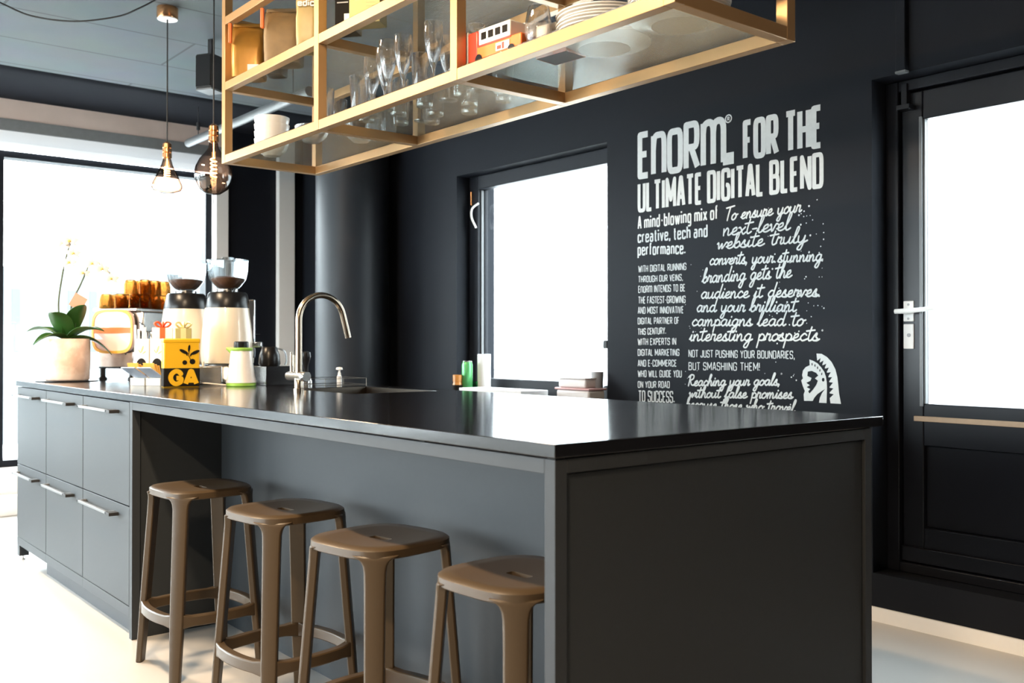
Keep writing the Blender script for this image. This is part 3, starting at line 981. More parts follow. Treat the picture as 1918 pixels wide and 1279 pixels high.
b = B()
outer = [(1442, 778), (1480, 781), (1520, 805), (1555, 843), (1582, 895), (1596, 950), (1603, 1010), (1608, 1065), (1622, 1140), (1545, 1137)]
inner = []
cv = [(1540, 1100), (1539, 1060), (1539, 1020), (1536, 980), (1530, 945), (1519, 912), (1504, 882), (1486, 858), (1466, 838), (1446, 824)]
for i, (x, y) in enumerate(cv):
    inner += [(x, y)]
    if i < len(cv) - 1:
        nx, ny = cv[i + 1]
        mx_, my_ = (x + nx) / 2, (y + ny) / 2
        inner += [(mx_ + 30 - i * 1.6, my_ - 8 - i * 1.5), (nx + 1, ny + 6)]
poly(b, outer + inner)
poly(b, [(1388, 820), (1420, 832), (1450, 850), (1478, 880), (1500, 912), (1512, 948), (1518, 985), (1520, 1030), (1518, 1080), (1516, 1136),
         (1460, 1134), (1466, 1100), (1482, 1065), (1505, 1035), (1480, 1050), (1448, 1072), (1425, 1098), (1412, 1122), (1346, 1122), (1343, 1075), (1352, 1050),
         (1335, 1010), (1324, 972), (1338, 958), (1331, 935), (1338, 900), (1358, 876), (1390, 862)])
obj('warrior_emblem', b, M['lettering'], mural, recalc=False, label='white warrior head emblem with crested helmet')
b = B()
poly(b, [(1376, 908), (1405, 903), (1440, 918), (1455, 938), (1430, 958), (1452, 975), (1440, 1005), (1415, 1040), (1388, 1068), (1378, 1052), (1394, 1036), (1366, 1022), (1390, 1008), (1364, 990), (1396, 975), (1404, 955), (1372, 940)], 0.0006)
poly(b, [(1492 + 10 * math.cos(k), 968 + 14 * math.sin(k)) for k in [i * PI / 5 for i in range(10)]], 0.0006)
for (x, y, dx, dy) in ((1408, 848, 8, 16), (1430, 858, 7, 16), (1450, 874, 5, 16), (1468, 894, 2, 15), (1482, 920, -1, 15)):
    poly(b, [(x - 4, y), (x + 4, y - 3), (x + dx * .3 + 2, y + dy), (x + dx * .3 - 5, y + dy)], 0.0006)
obj('emblem_detail', b, M['wall'], mural, recalc=False)

# ================================================================== KITCHEN ISLAND
IX0, IX1, IY0, IY1, IZ = -5.50, -1.34, 1.20, 2.34, 0.9164
SX0, SX1, SY0, SY1 = -3.77, -3.21, 1.86, 2.25
t0 = IZ - 0.026
# one clean slab with a hole
xs, yy = [IX0, SX0, SX1, IX1], [IY0, SY0, SY1, IY1]
b = B()
vs = [(x, y, z) for z in (t0, IZ) for y in yy for x in xs]
fs = []
for j in range(3):
    for i in range(3):
        if i == 1 and j == 1:
            continue
        q = (j * 4 + i, j * 4 + i + 1, j * 4 + i + 5, j * 4 + i + 4)
        fs += [tuple(reversed(q)), tuple(k + 16 for k in q)]
ring = [0, 1, 2, 3, 7, 11, 15, 14, 13, 12, 8, 4]
for k in range(12):
    a, c = ring[k], ring[(k + 1) % 12]
    fs.append((a, c, c + 16, a + 16))
ring = [5, 6, 10, 9]
for k in range(4):
    a, c = ring[k], ring[(k + 1) % 4]
    fs.append((c, a, a + 16, c + 16))
b.add(vs, fs)
tag(obj('kitchen_worktop', b, M['top'], bevel=0.0015), 'long dark worktop running over drawer cabinets and breakfast bar', 'worktop')

CABX = [-5.49, -4.927, -4.336, -3.737]
names = ['dark drawer cabinet at the far window end of the island', 'dark drawer cabinet in the middle of the three under the worktop', 'dark drawer cabinet nearest the bar stools, beside the open knee space']
FY = 1.205
for i in range(3):
    x0, x1 = CABX[i], CABX[i + 1]
    c = thing('drawer_cabinet', names[i], 'cabinet', (x0, FY, 0), 0, 'drawer cabinets of the island')
    W = x1 - x0
    obj('body', B().box(0.001, W - 0.001, 0.022, 0.55, 0.078, 0.888), M['island'], c)
    fr = B().box(0.0, W, 0.0, 0.022, 0.078, 0.118)
    obj('bottom_rail', fr, M['island'], c, bevel=0.001)
    for z0, z1 in ((0.495, 0.885), (0.121, 0.491)):
        dr = obj('drawer', B().box(0.003, W - 0.003, 0.0, 0.021, z0, z1), M['islandpanel'], c, bevel=0.0012)
        hx0, hx1 = (0.045, W * 0.79)
        hz = z1 - 0.040
        hb = B().box(hx0, hx1 - 0.045, -0.036, -0.024, hz - 0.005, hz + 0.005)
        hb.box(hx0, hx0 + 0.012, -0.036, 0.0, hz - 0.005, hz + 0.005)
        hb.box(hx1 - 0.057, hx1 - 0.045, -0.036, 0.0, hz - 0.005, hz + 0.005)
        obj('handle', hb, M['greymetal'], dr, bevel=0.001)
        obj('handle_end', B().box(hx1 - 0.045, hx1, -0.037, 0.0, hz - 0.007, hz + 0.0055), M['blackmatte'], dr, bevel=0.001, label='black end block of the handle')
    if i == 0:
        obj('leg', B().box(0.0, 0.045, 0.002, 0.047, 0.022, 0.078), M['island'], c)
        obj('foot', B().cyl((0.022, 0.024, 0.0), 0.012, 0.008, 16).cyl((0.022, 0.024, 0.008), 0.005, 0.016, 10), M['steel'], c)
tag(obj('plinth', B().box(-5.05, -3.73, FY + 0.035, FY + 0.055, 0.0, 0.08), M['island']), 'low dark plinth board under the drawer cabinets', 'plinth')

# back row of the island (facing the mural wall)
bc = tag(obj('cabinet_run', B().box(-5.46, -3.80, 1.765, 2.30, 0.08, 0.888).box(-5.40, -3.80, 1.80, 2.26, 0.0, 0.08), M['island']), 'dark rear cabinets of the island facing the mural wall', 'cabinet')
# breakfast bar: open frame with recessed panels
bar = thing('breakfast_bar', 'dark open breakfast bar with recessed back panel over the stools', 'counter', (0, 0, 0))
PX = -3.737
obj('post', B().box(PX, PX + 0.030, FY, FY + 0.03, 0, 0.887), M['island'], bar, bevel=0.001)
obj('post', B().box(-1.375, -1.345, FY, FY + 0.03, 0, 0.887), M['island'], bar, bevel=0.001)
obj('post', B().box(-1.375, -1.345, 2.262, 2.292, 0, 0.887), M['island'], bar, bevel=0.001)
obj('rail', B().box(PX + 0.030, -1.375, FY, FY + 0.03, 0.858, 0.887), M['island'], bar, bevel=0.001)
obj('rail', B().box(-1.375, -1.345, FY + 0.03, 2.262, 0.860, 0.887), M['island'], bar, bevel=0.001)
obj('rail', B().box(-1.375, -1.345, FY + 0.03, 2.262, 0.0, 0.03), M['island'], bar, bevel=0.001)
obj('side_panel', B().box(PX, PX + 0.018, FY + 0.035, 1.556, 0, 0.886), M['islandpanel'], bar)
obj('back_panel', B().box(PX + 0.018, -1.377, 1.556, 1.575, 0.105, 0.886), M['islandpanel'], bar)
obj('back_kick_board', B().box(PX + 0.018, -1.377, 1.572, 1.59, 0.0, 0.102), M['islandpanel'], bar)
obj('rear_panel', B().box(-3.735, -1.377, 2.275, 2.29, 0.08, 0.886), M['islandpanel'], bar)
obj('end_panel', B().box(-1.368, -1.352, FY + 0.034, 2.258, 0.033, 0.857), M['islandpanel'], bar, bevel=0.0015)
sp = B()
for x in (-3.6, -3.0, -2.4, -1.8):
    sp.box(x, x + 0.02, FY + 0.004, FY + 0.03, 0.887, t0)
sp.box(-1.371, -1.349, FY + 0.004, FY + 0.028, 0.887, t0).box(-1.371, -1.349, 2.264, 2.29, 0.887, t0).box(-1.37, -1.358, FY + 0.03, 2.26, 0.887, t0)
obj('spacer', sp, M['gap'], bar)

# sink
b = B()
zt, zb = IZ - 0.002, IZ - 0.19
i0 = 0.004
x0, x1, y0, y1 = SX0 + i0, SX1 - i0, SY0 + i0, SY1 - i0
th = 0.003
vs = [(x0, y0, zt), (x1, y0, zt), (x1, y1, zt), (x0, y1, zt), (x0, y0, zb), (x1, y0, zb), (x1, y1, zb), (x0, y1, zb)]
b.add(vs, [(0, 1, 5, 4), (1, 2, 6, 5), (2, 3, 7, 6), (3, 0, 4, 7), (4, 5, 6, 7)])
sk = thing('kitchen_sink', 'undermounted brushed steel sink set in the worktop behind the faucet', 'sink', (0, 0, 0))
so = obj('basin', b, M['sinksteel'], sk, bevel=0.0, recalc=False)
md = so.modifiers.new('solid', 'SOLIDIFY'); md.thickness = 0.002; md.offset = 1
obj('drain', B().cyl(((x0 + x1) / 2, (y0 + y1) / 2, zb), 0.04, 0.004, 24), M['chrome'], sk)

# faucet
fa = thing('kitchen_faucet', 'tall bronze steel gooseneck faucet in front of the sink', 'faucet', (-3.52, 1.79, IZ))
fb = B()
fb.lathe([(0.021, 0), (0.021, 0.012), (0.017, 0.014), (0.017, 0.055), (0.0135, 0.06)], 24)
obj('base', fb, M['faucet'], fa)
pts = [(0, 0, 0.055), (0, 0, 0.12), (0, 0, 0.2), (0, 0, 0.285)]
for k in range(1, 19):
    a = math.radians(k * 165 / 18)
    pts.append((0, 0.1 - 0.1 * math.cos(a), 0.285 + 0.1 * math.sin(a)))
lx = pts[-1]
dirv = (math.sin(math.radians(165)), math.cos(math.radians(165)))
pts += [(0, lx[1] + 0.035 * 0.26, lx[2] - 0.035 * 0.966), (0, lx[1] + 0.10 * 0.2588, lx[2] - 0.10 * 0.966)]
obj('spout', B().tube(pts, 0.0125, 18), M['faucet'], fa)
obj('mixer_body', B().lathe([(0.017, -0.085), (0.0185, -0.083), (0.0185, 0.030), (0.0195, 0.032), (0.0195, 0.066), (0.018, 0.068)], 28, (0, 0, 0.060), 'X'), M['steel'], fa)
obj('lever', B().cyl((-0.066, 0, 0.070), 0.0045, 0.085, 12).cyl((-0.052, 0.006, 0.070), 0.004, 0.075, 12), M['faucet'], fa)

# small things round the sink
v = thing('tap_valve', 'small chrome valve with black knob handle just behind the faucet', 'tap', (-4.10, 2.12, IZ))
obj('body', B().lathe([(0.03, 0), (0.03, 0.02), (0.022, 0.03), (0.020, 0.055), (0.010, 0.06)], 20), M['steel'], v)
obj('knob', B().lathe([(0.012, 0.055), (0.013, 0.09), (0.020, 0.11), (0.025, 0.13), (0.022, 0.15), (0.008, 0.156)], 20), M['black'], v)
v = thing('soap_dispenser', 'little white soap pump on the worktop edge behind the sink', 'dispenser', (-4.07, 2.28, IZ))
obj('bottle', B().lathe([(0.012, 0), (0.012, 0.035), (0.008, 0.04), (0.006, 0.055)], 18), M['white'], v)
obj('pump', B().lathe([(0.005, 0.055), (0.005, 0.066), (0.016, 0.068), (0.014, 0.078), (0.004, 0.08)], 18), M['white'], v)
wr = B()
rx0, rx1, ry0, ry1 = -4.05, -3.84, 2.08, 2.29
loop = [(rx0, ry0), (rx1, ry0), (rx1, ry1), (rx0, ry1), (rx0, ry0)]
for z in (0.006, 0.034):
    wr.tube([(x, y, IZ + z) for x, y in loop], 0.0012, 8)
for x, y in loop[:4]:
    wr.tube([(x, y, IZ), (x, y, IZ + 0.034)], 0.0012, 6)
tag(obj('wire_rack', wr, M['sinksteel']), 'low steel wire dish rack behind the faucet', 'rack')

# ================================================================== BAR STOOLS
def make_stool(label):
    t = thing('bar_stool', label, 'stool', (0, 0, 0), 0, 'bronze brown bar stools under the breakfast bar')
    H = 0.615
    # seat: rounded square with a grip slot
    N = 96
    a_, ex = 0.152, 3.4

    def sup(k, r):
        q = 2 * PI * (k + 0.5) / N
        c_, s_ = math.cos(q), math.sin(q)
        return (r * math.copysign(abs(c_) ** (2 / ex), c_), r * math.copysign(abs(s_) ** (2 / ex), s_))

    def slot(k):
        q = 2 * PI * (k + 0.5) / N
        c_, s_ = math.cos(q), math.sin(q)
        ex2 = 6
        return (0.033 * math.copysign(abs(c_) ** (2 / ex2), c_), 0.0125 * math.copysign(abs(s_) ** (2 / ex2), s_))
    rings = []

    def dish(x, y):
        return -0.007 * max(0, 1 - (x * x + y * y) / 0.020)
    for kind, z in (('i', -0.016), ('i', 0.0), (0.45, 0), (0.75, 0), (0.95, 0), (1.0, -0.006), (1.003, -0.024), (0.975, -0.027), (0.93, -0.016), (0.45, -0.016)):
        rg = []
        for k in range(N):
            if kind == 'i':
                x, y = slot(k)
            else:
                x, y = sup(k, a_ * kind)
                if kind == 0.45:
                    xs_, ys_ = slot(k)
                    x, y = 0.65 * x + 0.35 * xs_, 0.65 * y + 0.35 * ys_
            top = z == 0.0 or z == 0
            rg.append((x, y, H + z + (dish(x, y) if (top or z == -0.016) else 0)))
        rings.append(rg)
    b = B()
    n = len(rings)
    vs = [p for r in rings for p in r]
    fs = [(i * N + k, i * N + (k + 1) % N, ((i + 1) % n) * N + (k + 1) % N, ((i + 1) % n) * N + k) for i in range(n) for k in range(N)]
    b.add(vs, fs)
    obj('seat', b, M['stool'], t, sharp=50)
    # legs: flat sections turned to the diagonal, flaring into the seat
    for sx, sy in ((1, 1), (1, -1), (-1, -1), (-1, 1)):
        d = Vector((sx, sy, 0)).normalized()
        q = Vector((-d.y, d.x, 0))
        rgs = []
        for z, w_, th_ in ((0.0, 0.036, 0.020), (0.10, 0.041, 0.021), (0.20, 0.046, 0.022), (0.40, 0.049, 0.022), (0.52, 0.051, 0.022), (0.560, 0.053, 0.022), (0.575, 0.058, 0.022), (0.585, 0.068, 0.022), (0.592, 0.085, 0.021), (0.598, 0.115, 0.018)):
            tt = 1 - z / H
            cc = d * ((0.114 + 0.036 * tt) * math.sqrt(2)) + Vector((0, 0, z))
            ring_ = []
            for u, v_ in ((-1, -1), (-0.5, -1), (0.5, -1), (1, -1), (1, 1), (0.55, 1.25), (-0.55, 1.25), (-1, 1)):
                bend = -0.10 * max(0, abs(u) * w_ / 2 - 0.022)
                ring_.append(cc + q * (u * w_ / 2) + d * (v_ * th_ / 2 + bend))
            rgs.append(ring_)
        obj('leg', B().loft(rgs), M['stool'], t, bevel=0.004, seg=2, sharp=60)
    # footrest ring: four bowed bars
    zr = 0.195
    for sx, sy, ax in ((1, 0, 1), (-1, 0, 1), (0, 1, 0), (0, -1, 0)):
        rgs = []
        r_ = 0.114 + 0.036 * (1 - zr / H)
        for k in range(13):
            s = -1 + 2 * k / 12
            bow = r_ + 0.002 + 0.022 * (1 - s * s)
            flare = 1 + 0.5 * max(0, abs(s) - 0.72) / 0.28
            if ax == 1:
                c_ = Vector((sx * bow, s * r_, zr)); nn = Vector((sx, 0, 0))
            else:
                c_ = Vector((s * r_, sy * bow, zr)); nn = Vector((0, sy, 0))
            ww, hh = 0.014, 0.017 * flare
            rgs.append([c_ + nn * ww * u + Vector((0, 0, hh * v_)) for u, v_ in ((-1, -1), (1, -1), (1, 1), (-1, 1))])
        obj('footrest', B().loft(rgs), M['stool'], t, bevel=0.004, sharp=60)
    return t


s0 = make_stool('farthest bar stool, beside the drawer cabinets')
s0.location = (-3.30, 1.305, 0); s0.rotation_euler = (0, 0, math.radians(2))
dup(s0, (-2.69, 1.325, 0), math.radians(6), 'second bar stool from the drawer cabinets')
dup(s0, (-2.135, 1.315, 0), math.radians(9), 'third bar stool from the drawer cabinets')
dup(s0, (-1.605, 1.335, 0), math.radians(3), 'nearest bar stool, partly behind the corner post of the island')

# ================================================================== HANGING SHELF
HX = [-3.873, -3.055, -2.238, -1.414]
HY0, HY1 = 1.618, 2.065
PR = 0.033
TIERS = [1.850, 2.150, 2.420]
sh = thing('hanging_shelf', 'brass coloured hanging shelf rack with ribbed glass shelves above the island', 'shelf', (0, 0, 0))
for i, x in enumerate(HX):
    xa = x if i == 0 else (x - PR if i == 3 else x - PR / 2)
    for y in (HY0, HY1 - PR):
        obj('post', B().box(xa, xa + PR, y, y + PR, TIERS[0], CEIL), M['brass'], sh, bevel=0.0012)
for z in TIERS:
    for y in (HY0, HY1 - PR):
        for i in range(3):
            xa = HX[i] + (PR if i == 0 else PR / 2)
            xb = HX[i + 1] - (PR if i == 2 else PR / 2)
            obj('rail', B().box(xa, xb, y + 0.0006, y + PR - 0.0006, z, z + PR), M['brass'], sh, bevel=0.0012)
    for i, x in enumerate(HX):
        xa = x if i == 0 else (x - PR if i == 3 else x - PR / 2)
        obj('cross_rail', B().box(xa + 0.0006, xa + PR - 0.0006, HY0 + PR, HY1 - PR, z, z + PR), M['brass'], sh, bevel=0.0012)
GZ = 0.008
for z in TIERS:
    for i in range(3):
        xa = HX[i] + (PR if i == 0 else PR / 2) + 0.001
        xb = HX[i + 1] - (PR if i == 2 else PR / 2) - 0.001
        obj('glass_panel', B().box(xa, xb, HY0 + 0.012, HY1 - 0.012, z + PR, z + PR + GZ), M['reeded'], sh)
SZ = [z + PR + GZ for z in TIERS]      # where things stand: 1.891, 2.191, 2.461


# bowls
def bowl_bm(r, h, t=0.004):
    return B().lathe([(r * .45, 0), (r * .5, 0.004), (r * .82, h * .35), (r * .97, h * .75), (r, h), (r - t, h), (r * .93 - t, h * .72), (r * .78 - t, h * .38), (r * .4, 0.008), (0.0005, 0.007)], 36)


bowl0 = None
z = SZ[0]
for k in range(4):
    lab = ['bottom white bowl of the stack on the lower shelf', 'second white bowl from the bottom of the shelf stack', 'third white bowl from the bottom of the shelf stack', 'topmost white bowl of the stack on the lower shelf'][k]
    if bowl0 is None:
        bowl0 = tag(obj('bowl', bowl_bm(0.073, 0.068), M['ceramic'], loc=(-3.785, 1.80, z)), lab, 'bowl', 'white bowls stacked at the far shelf end')
    else:
        o = bowl0.copy(); COL.objects.link(o); o['label'] = lab; o.location = (-3.785 + 0.002 * k, 1.80 - 0.001 * k, z)
    z += 0.030

# glass bowls
gb0 = None
for k, (x, y, lab) in enumerate(((-3.43, 1.80, 'clear glass bowl beside the white bowl stack'), (-3.30, 1.94, 'clear glass bowl at the back, nearer the tumblers'))):
    if gb0 is None:
        gb0 = tag(obj('glass_bowl', bowl_bm(0.068, 0.062, 0.003), M['glass'], loc=(x, y, SZ[0])), lab, 'bowl', 'glass bowls on the lower shelf')
    else:
        o = gb0.copy(); COL.objects.link(o); o['label'] = lab; o.location = (x, y, SZ[0])


def tumbler_bm(r, h):
    t = 0.0022
    return B().lathe([(r * .78, 0), (r * .80, 0.002), (r, h), (r - t, h), (r * .80 - t, 0.012), (0.0005, 0.011)], 24)


def flute_bm(r, h):
    t = 0.0015
    return B().lathe([(r * 1.02, 0), (r * 1.02, 0.002), (0.006, 0.006), (0.005, h * .30), (0.010, h * .36), (r * .72, h * .55), (r, h * .78), (r * .96, h), (r * .96 - t, h), (r - t, h * .78), (r * .72 - t, h * .56), (0.004, h * .40), (0.0005, h * .395)], 24)


tum0 = flu0 = None
# tumblers
TUM = [(-3.115, 1.685), (-3.225, 1.80), (-3.14, 1.90), (-3.19, 2.00), (-2.985, 1.78), (-2.95, 1.90), (-2.90, 1.70), (-2.84, 1.82), (-2.87, 1.98), (-2.76, 1.92), (-2.68, 1.82), (-2.66, 1.99), (-2.58, 1.93), (-2.55, 1.72), (-2.50, 1.84), (-2.46, 1.98), (-2.37, 1.90), (-2.35, 1.76)]
TUM.sort(key=lambda p: p[0])
for k, (x, y) in enumerate(TUM):
    lab = 'clear tumbler, %s of the tumblers counted from the far shelf end' % ordw(k)
    if tum0 is None:
        tum0 = tag(obj('tumbler', tumbler_bm(0.034, 0.125), M['glass'], loc=(x, y, SZ[0])), lab, 'glass', 'clear tumblers on the lower shelf')
    else:
        o = tum0.copy(); COL.objects.link(o); o['label'] = lab; o.location = (x, y, SZ[0])
FLU = [(-2.915, 1.76), (-2.855, 1.93), (-2.80, 1.74), (-2.715, 1.70), (-2.64, 1.71), (-2.56, 1.83), (-2.47, 1.71), (-2.41, 1.83)]
for k, (x, y) in enumerate(FLU):
    lab = 'champagne flute, %s of the flutes counted from the far shelf end' % ordw(k)
    if flu0 is None:
        flu0 = tag(obj('champagne_flute', flute_bm(0.030, 0.205), M['glass'], loc=(x, y, SZ[0])), lab, 'glass', 'champagne flutes on the lower shelf')
    else:
        o = flu0.copy(); COL.objects.link(o); o['label'] = lab; o.location = (x, y, SZ[0])
tag(obj('stemless_wine_glass', B().lathe([(0.022, 0), (0.024, 0.002), (0.037, 0.045), (0.036, 0.075), (0.029, 0.118), (0.0275, 0.118), (0.0345, 0.074), (0.0355, 0.046), (0.022, 0.010), (0.0005, 0.009)], 28), M['glass'], loc=(-1.975, 1.71, SZ[0])), 'stemless wine glass between red van and plates', 'glass')


# plates
def plate_bm(r):
    return B().lathe([(r * .56, 0), (r * .58, 0.002), (r * .68, 0.006), (r, 0.016), (r, 0.019), (r * .66, 0.0095), (r * .6, 0.007), (0.0005, 0.006)], 48)


pl0 = None
for stack, (cx_, cy_, n, nm) in enumerate(((-1.855, 1.835, 9, 'left'), (-1.598, 1.845, 8, 'right'))):
    z = SZ[0]
    for k in range(n):
        which = 'bottom' if k == 0 else ('topmost' if k == n - 1 else ordw(k) + ' from the bottom')
        lab = 'cream plate, %s in the stack %s' % (which, 'next to the wine glass' if stack == 0 else 'at the near end of the shelf')
        loc = (cx_ + random.uniform(-.003, .003), cy_ + random.uniform(-.003, .003), z)
        if pl0 is None:
            pl0 = tag(obj('plate', plate_bm(0.125), M['ceramic'], loc=loc), lab, 'plate', 'cream plates stacked on the lower shelf')
        else:
            o = pl0.copy(); COL.objects.link(o); o['label'] = lab; o.location = loc
        z += 0.0085

# red camper van box
vn = thing('toy_camper_van', 'red and white toy camper van box on the lower shelf', 'toy', (-2.105, 1.700, SZ[0]), math.radians(4))
obj('lower_body', B().box(-0.115, 0.100, -0.035, 0.035, 0.010, 0.052), M['orange'], vn, bevel=0.004)
obj('hood', B().box(-0.118, -0.075, -0.036, 0.036, 0.008, 0.096), M['red'], vn, bevel=0.006)
obj('cabin', B().box(-0.075, 0.055, -0.034, 0.034, 0.052, 0.098), M['carton'], vn, bevel=0.004)
obj('end_panel', B().box(-0.130, -0.118, -0.036, 0.036, 0.0, 0.10), M['carton'], vn, bevel=0.001)
wn = B()
for k in range(4):
    x = -0.062 + k * 0.029
    wn.box(x, x + 0.020, -0.0355, -0.034, 0.066, 0.086)
obj('window_strip', wn, M['darkprint'], vn)
obj('waist_stripe', B().box(-0.075, 0.06, -0.0362, -0.034, 0.047, 0.052), M['red'], vn)
for x in (-0.072, 0.062):
    obj('wheel', B().cyl((x, -0.037, 0.014), 0.014, 0.010, 18, 'Y').cyl((x, 0.027, 0.014), 0.014, 0.010, 18, 'Y'), M['black'], vn)
b = B()
b.box(0.0, 0.055, -0.0365, -0.035, 0.020, 0.042)
obj('printed_panel', b, M['carton'], vn, label='white printed panel')
b = B().box(0.006, 0.022, -0.0372, -0.0365, 0.024, 0.034).box(0.026, 0.034, -0.0372, -0.0365, 0.022, 0.040)
obj('print_mark', b, M['red'], vn)
cr = thing('small_carton', 'cream carton with orange base standing beside the toy camper van', 'box', (-1.985, 1.80, SZ[0]), math.radians(6))
obj('box', B().box(-0.055, 0.055, -0.04, 0.04, 0.0, 0.088), M['carton'], cr, bevel=0.001)
obj('band', B().box(-0.056, 0.056, -0.041, 0.041, 0.0, 0.032), M['orange'], cr)


# upper shelf: coffee bags and boxes
def bag(name, label, cat, x, y, w_, d_, h, m, rz=0.0, z=SZ[1], clip=None, fold=True, lean=0.0):
    t = thing(name, label, cat, (x, y, z), rz)
    rgs = []
    N = 28
    for zf, sx, sy in ((0.0, .92, .86), (0.015, 1.0, 1.0), (.25, 1.02, 1.06), (.5, 1.0, 1.02), (.72, .98, .86), (.86, .97, .5), (.95, .96, .18), (1.0, .95, .07)):
        rg = []
        for k in range(N):
            q = 2 * PI * (k + .5) / N
            c_, s_ = math.cos(q), math.sin(q)
            u = math.copysign(abs(c_) ** .42, c_) * w_ / 2 * sx
            v_ = math.copysign(abs(s_) ** .42, s_) * d_ / 2 * sy
            wob = 0.004 * math.sin(k * 2.3 + zf * 17) * (0.3 + zf)
            rg.append((u + wob + lean * zf, v_ + wob * .6, zf * h))
        rgs.append(rg)
    obj('bag', B().loft(rgs), m, t, sharp=55)
    if fold:
        obj('folded_top', B().box(-w_ / 2 * .95 + lean, w_ / 2 * .95 + lean, -0.012, 0.010, h * .97, h * 1.03), m, t, bevel=0.002)
    if clip:
        obj('clip', B().box(-w_ / 2 - 0.008, -w_ / 2 + 0.006, -d_ * .56, -d_ * .56 + 0.014, h * .62, h * .98), M['orangeclip'], t, bevel=0.003, label='orange plastic bag clip')
    return t


bag('coffee_bag', 'gold coffee bag with orange clip at the far end of the upper shelf', 'bag', -3.775, 1.695, 0.130, 0.095, 0.222, M['bag'], math.radians(52), clip=True)
obj('paper_label', B().box(0.005, 0.050, -0.0525, -0.0515, 0.012, 0.05), M['carton'], bpy.data.objects['coffee_bag'], label='small white price label')
bg = bag('dark_bag', 'narrow black bag standing between the two gold coffee bags', 'bag', -3.66, 1.76, 0.075, 0.075, 0.215, M['black'], math.radians(40), fold=False)
obj('silver_top', B().sphere((0, 0, 0.23), 0.030, 16, 10, 0.8), M['chrome'], bg, label='crumpled silver foil top')
bag('coffee_bag', 'brown coffee bag with orange clip, second from the far end of the shelf', 'bag', -3.50, 1.715, 0.140, 0.10, 0.215, M['kraft'], math.radians(48), clip=True)
tl = bag('tall_pouch', 'tall pale gold pouch with white lettering beside the shelf post', 'bag', -3.295, 1.71, 0.075, 0.065, 0.25, M['palebag'], math.radians(50), fold=False)
b = B()
write(b, 'edic', LOW, -0.030, 0.165, 0.034, 0.165, 0.026, 0.0055, lambda u, v_, o: (u, -0.038 - o, v_), gap=.5)
obj('lettering', b, M['paper'], tl, recalc=False)
bx = thing('black_carton', 'tall black carton with a cream label on the upper shelf', 'box', (-3.00, 1.715, SZ[1]), math.radians(40))
obj('box', B().box(-0.038, 0.038, -0.032, 0.032, 0, 0.24), M['darkprint'], bx, bevel=0.001)
obj('paper_label', B().box(-0.004, 0.034, -0.0330, -0.032, 0.012, 0.062), M['carton'], bx)
lb = B()
for k in range(6):
    lb.box(-0.030, 0.010 + 0.004 * (k % 3), -0.0326, -0.032, 0.10 + k * 0.014, 0.104 + k * 0.014)
obj('print_lines', lb, M['grey'], bx)
bx = thing('yellow_carton', 'pale yellow carton on the upper shelf beside the black one', 'box', (-2.875, 1.72, SZ[1]), math.radians(38))
obj('box', B().box(-0.055, 0.055, -0.035, 0.035, 0, 0.20), M['paleyellow'], bx, bevel=0.001)
lb = B()
for k in range(9):
    lb.box(0.006, 0.050, -0.0356, -0.035, 0.03 + k * 0.012, 0.0315 + k * 0.012)
obj('print_lines', lb, M['olive'], bx)

# ================================================================== LAMPS AND CEILING THINGS
def pendant(name, label, x, y, ztop, zsock, kind):
    t = thing(name, label, 'lamp', (x, y, 0))
    if kind == 'cone':
        obj('canopy', B().lathe([(0.048, CEIL - 0.055), (0.05, CEIL - 0.05), (0.05, CEIL)], 32), M['copper'], t)
        obj('canopy_rim', B().lathe([(0.0475, CEIL - 0.058), (0.0475, CEIL - 0.054)], 32), M['white'], t, label='white underside of the copper canopy')
    else:
        obj('canopy', B().lathe([(0.048, CEIL - 0.055), (0.05, CEIL - 0.05), (0.05, CEIL)], 32), M['copper'], t)
    obj('cord', B().tube([(0, 0, CEIL - 0.055), (0.001, 0, (CEIL + zsock) / 2), (0, 0, zsock)], 0.0035, 8), M['cord'], t)
    s = B().lathe([(0.006, zsock + 0.012), (0.012, zsock + 0.01), (0.021, zsock), (0.022, zsock - 0.018), (0.019, zsock - 0.02), (0.022, zsock - 0.023), (0.022, zsock - 0.04), (0.019, zsock - 0.042), (0.022, zsock - 0.045), (0.022, zsock - 0.066), (0.017, zsock - 0.07)][::-1], 24)
    obj('socket', s, M['copper'], t)
    g = B()
    z0 = zsock - 0.066
    if kind == 'cone':
        prof = [(0.002, z0 - 0.175), (0.035, z0 - 0.172), (0.066, z0 - 0.160), (0.074, z0 - 0.145), (0.070, z0 - 0.125), (0.045, z0 - 0.075), (0.026, z0 - 0.035), (0.017, z0)]
    else:
        prof = [(0.002, z0 - 0.235), (0.03, z0 - 0.232), (0.062, z0 - 0.21), (0.080, z0 - 0.172), (0.083, z0 - 0.145), (0.077, z0 - 0.112), (0.060, z0 - 0.078), (0.035, z0 - 0.048), (0.022, z0 - 0.028), (0.017, z0)]
    obj('bulb', B().lathe(prof, 36), M['bulb'], t, sharp=80)
    f = B()
    zz = z0 - (0.10 if kind == 'cone' else 0.16)
    hh = 0.055 if kind == 'cone' else 0.085
    pts = []
    for k in range(60):
        a = k / 59 * 5 * 2 * PI
        pts.append((0.013 * math.cos(a), 0.013 * math.sin(a), zz + hh * k / 59))
    f.tube(pts, 0.0022, 6)
    f.tube([(0, 0, zz + hh), (0, 0, z0)], 0.002, 6)
    obj('filament', f, M['glow'], t)
    return t


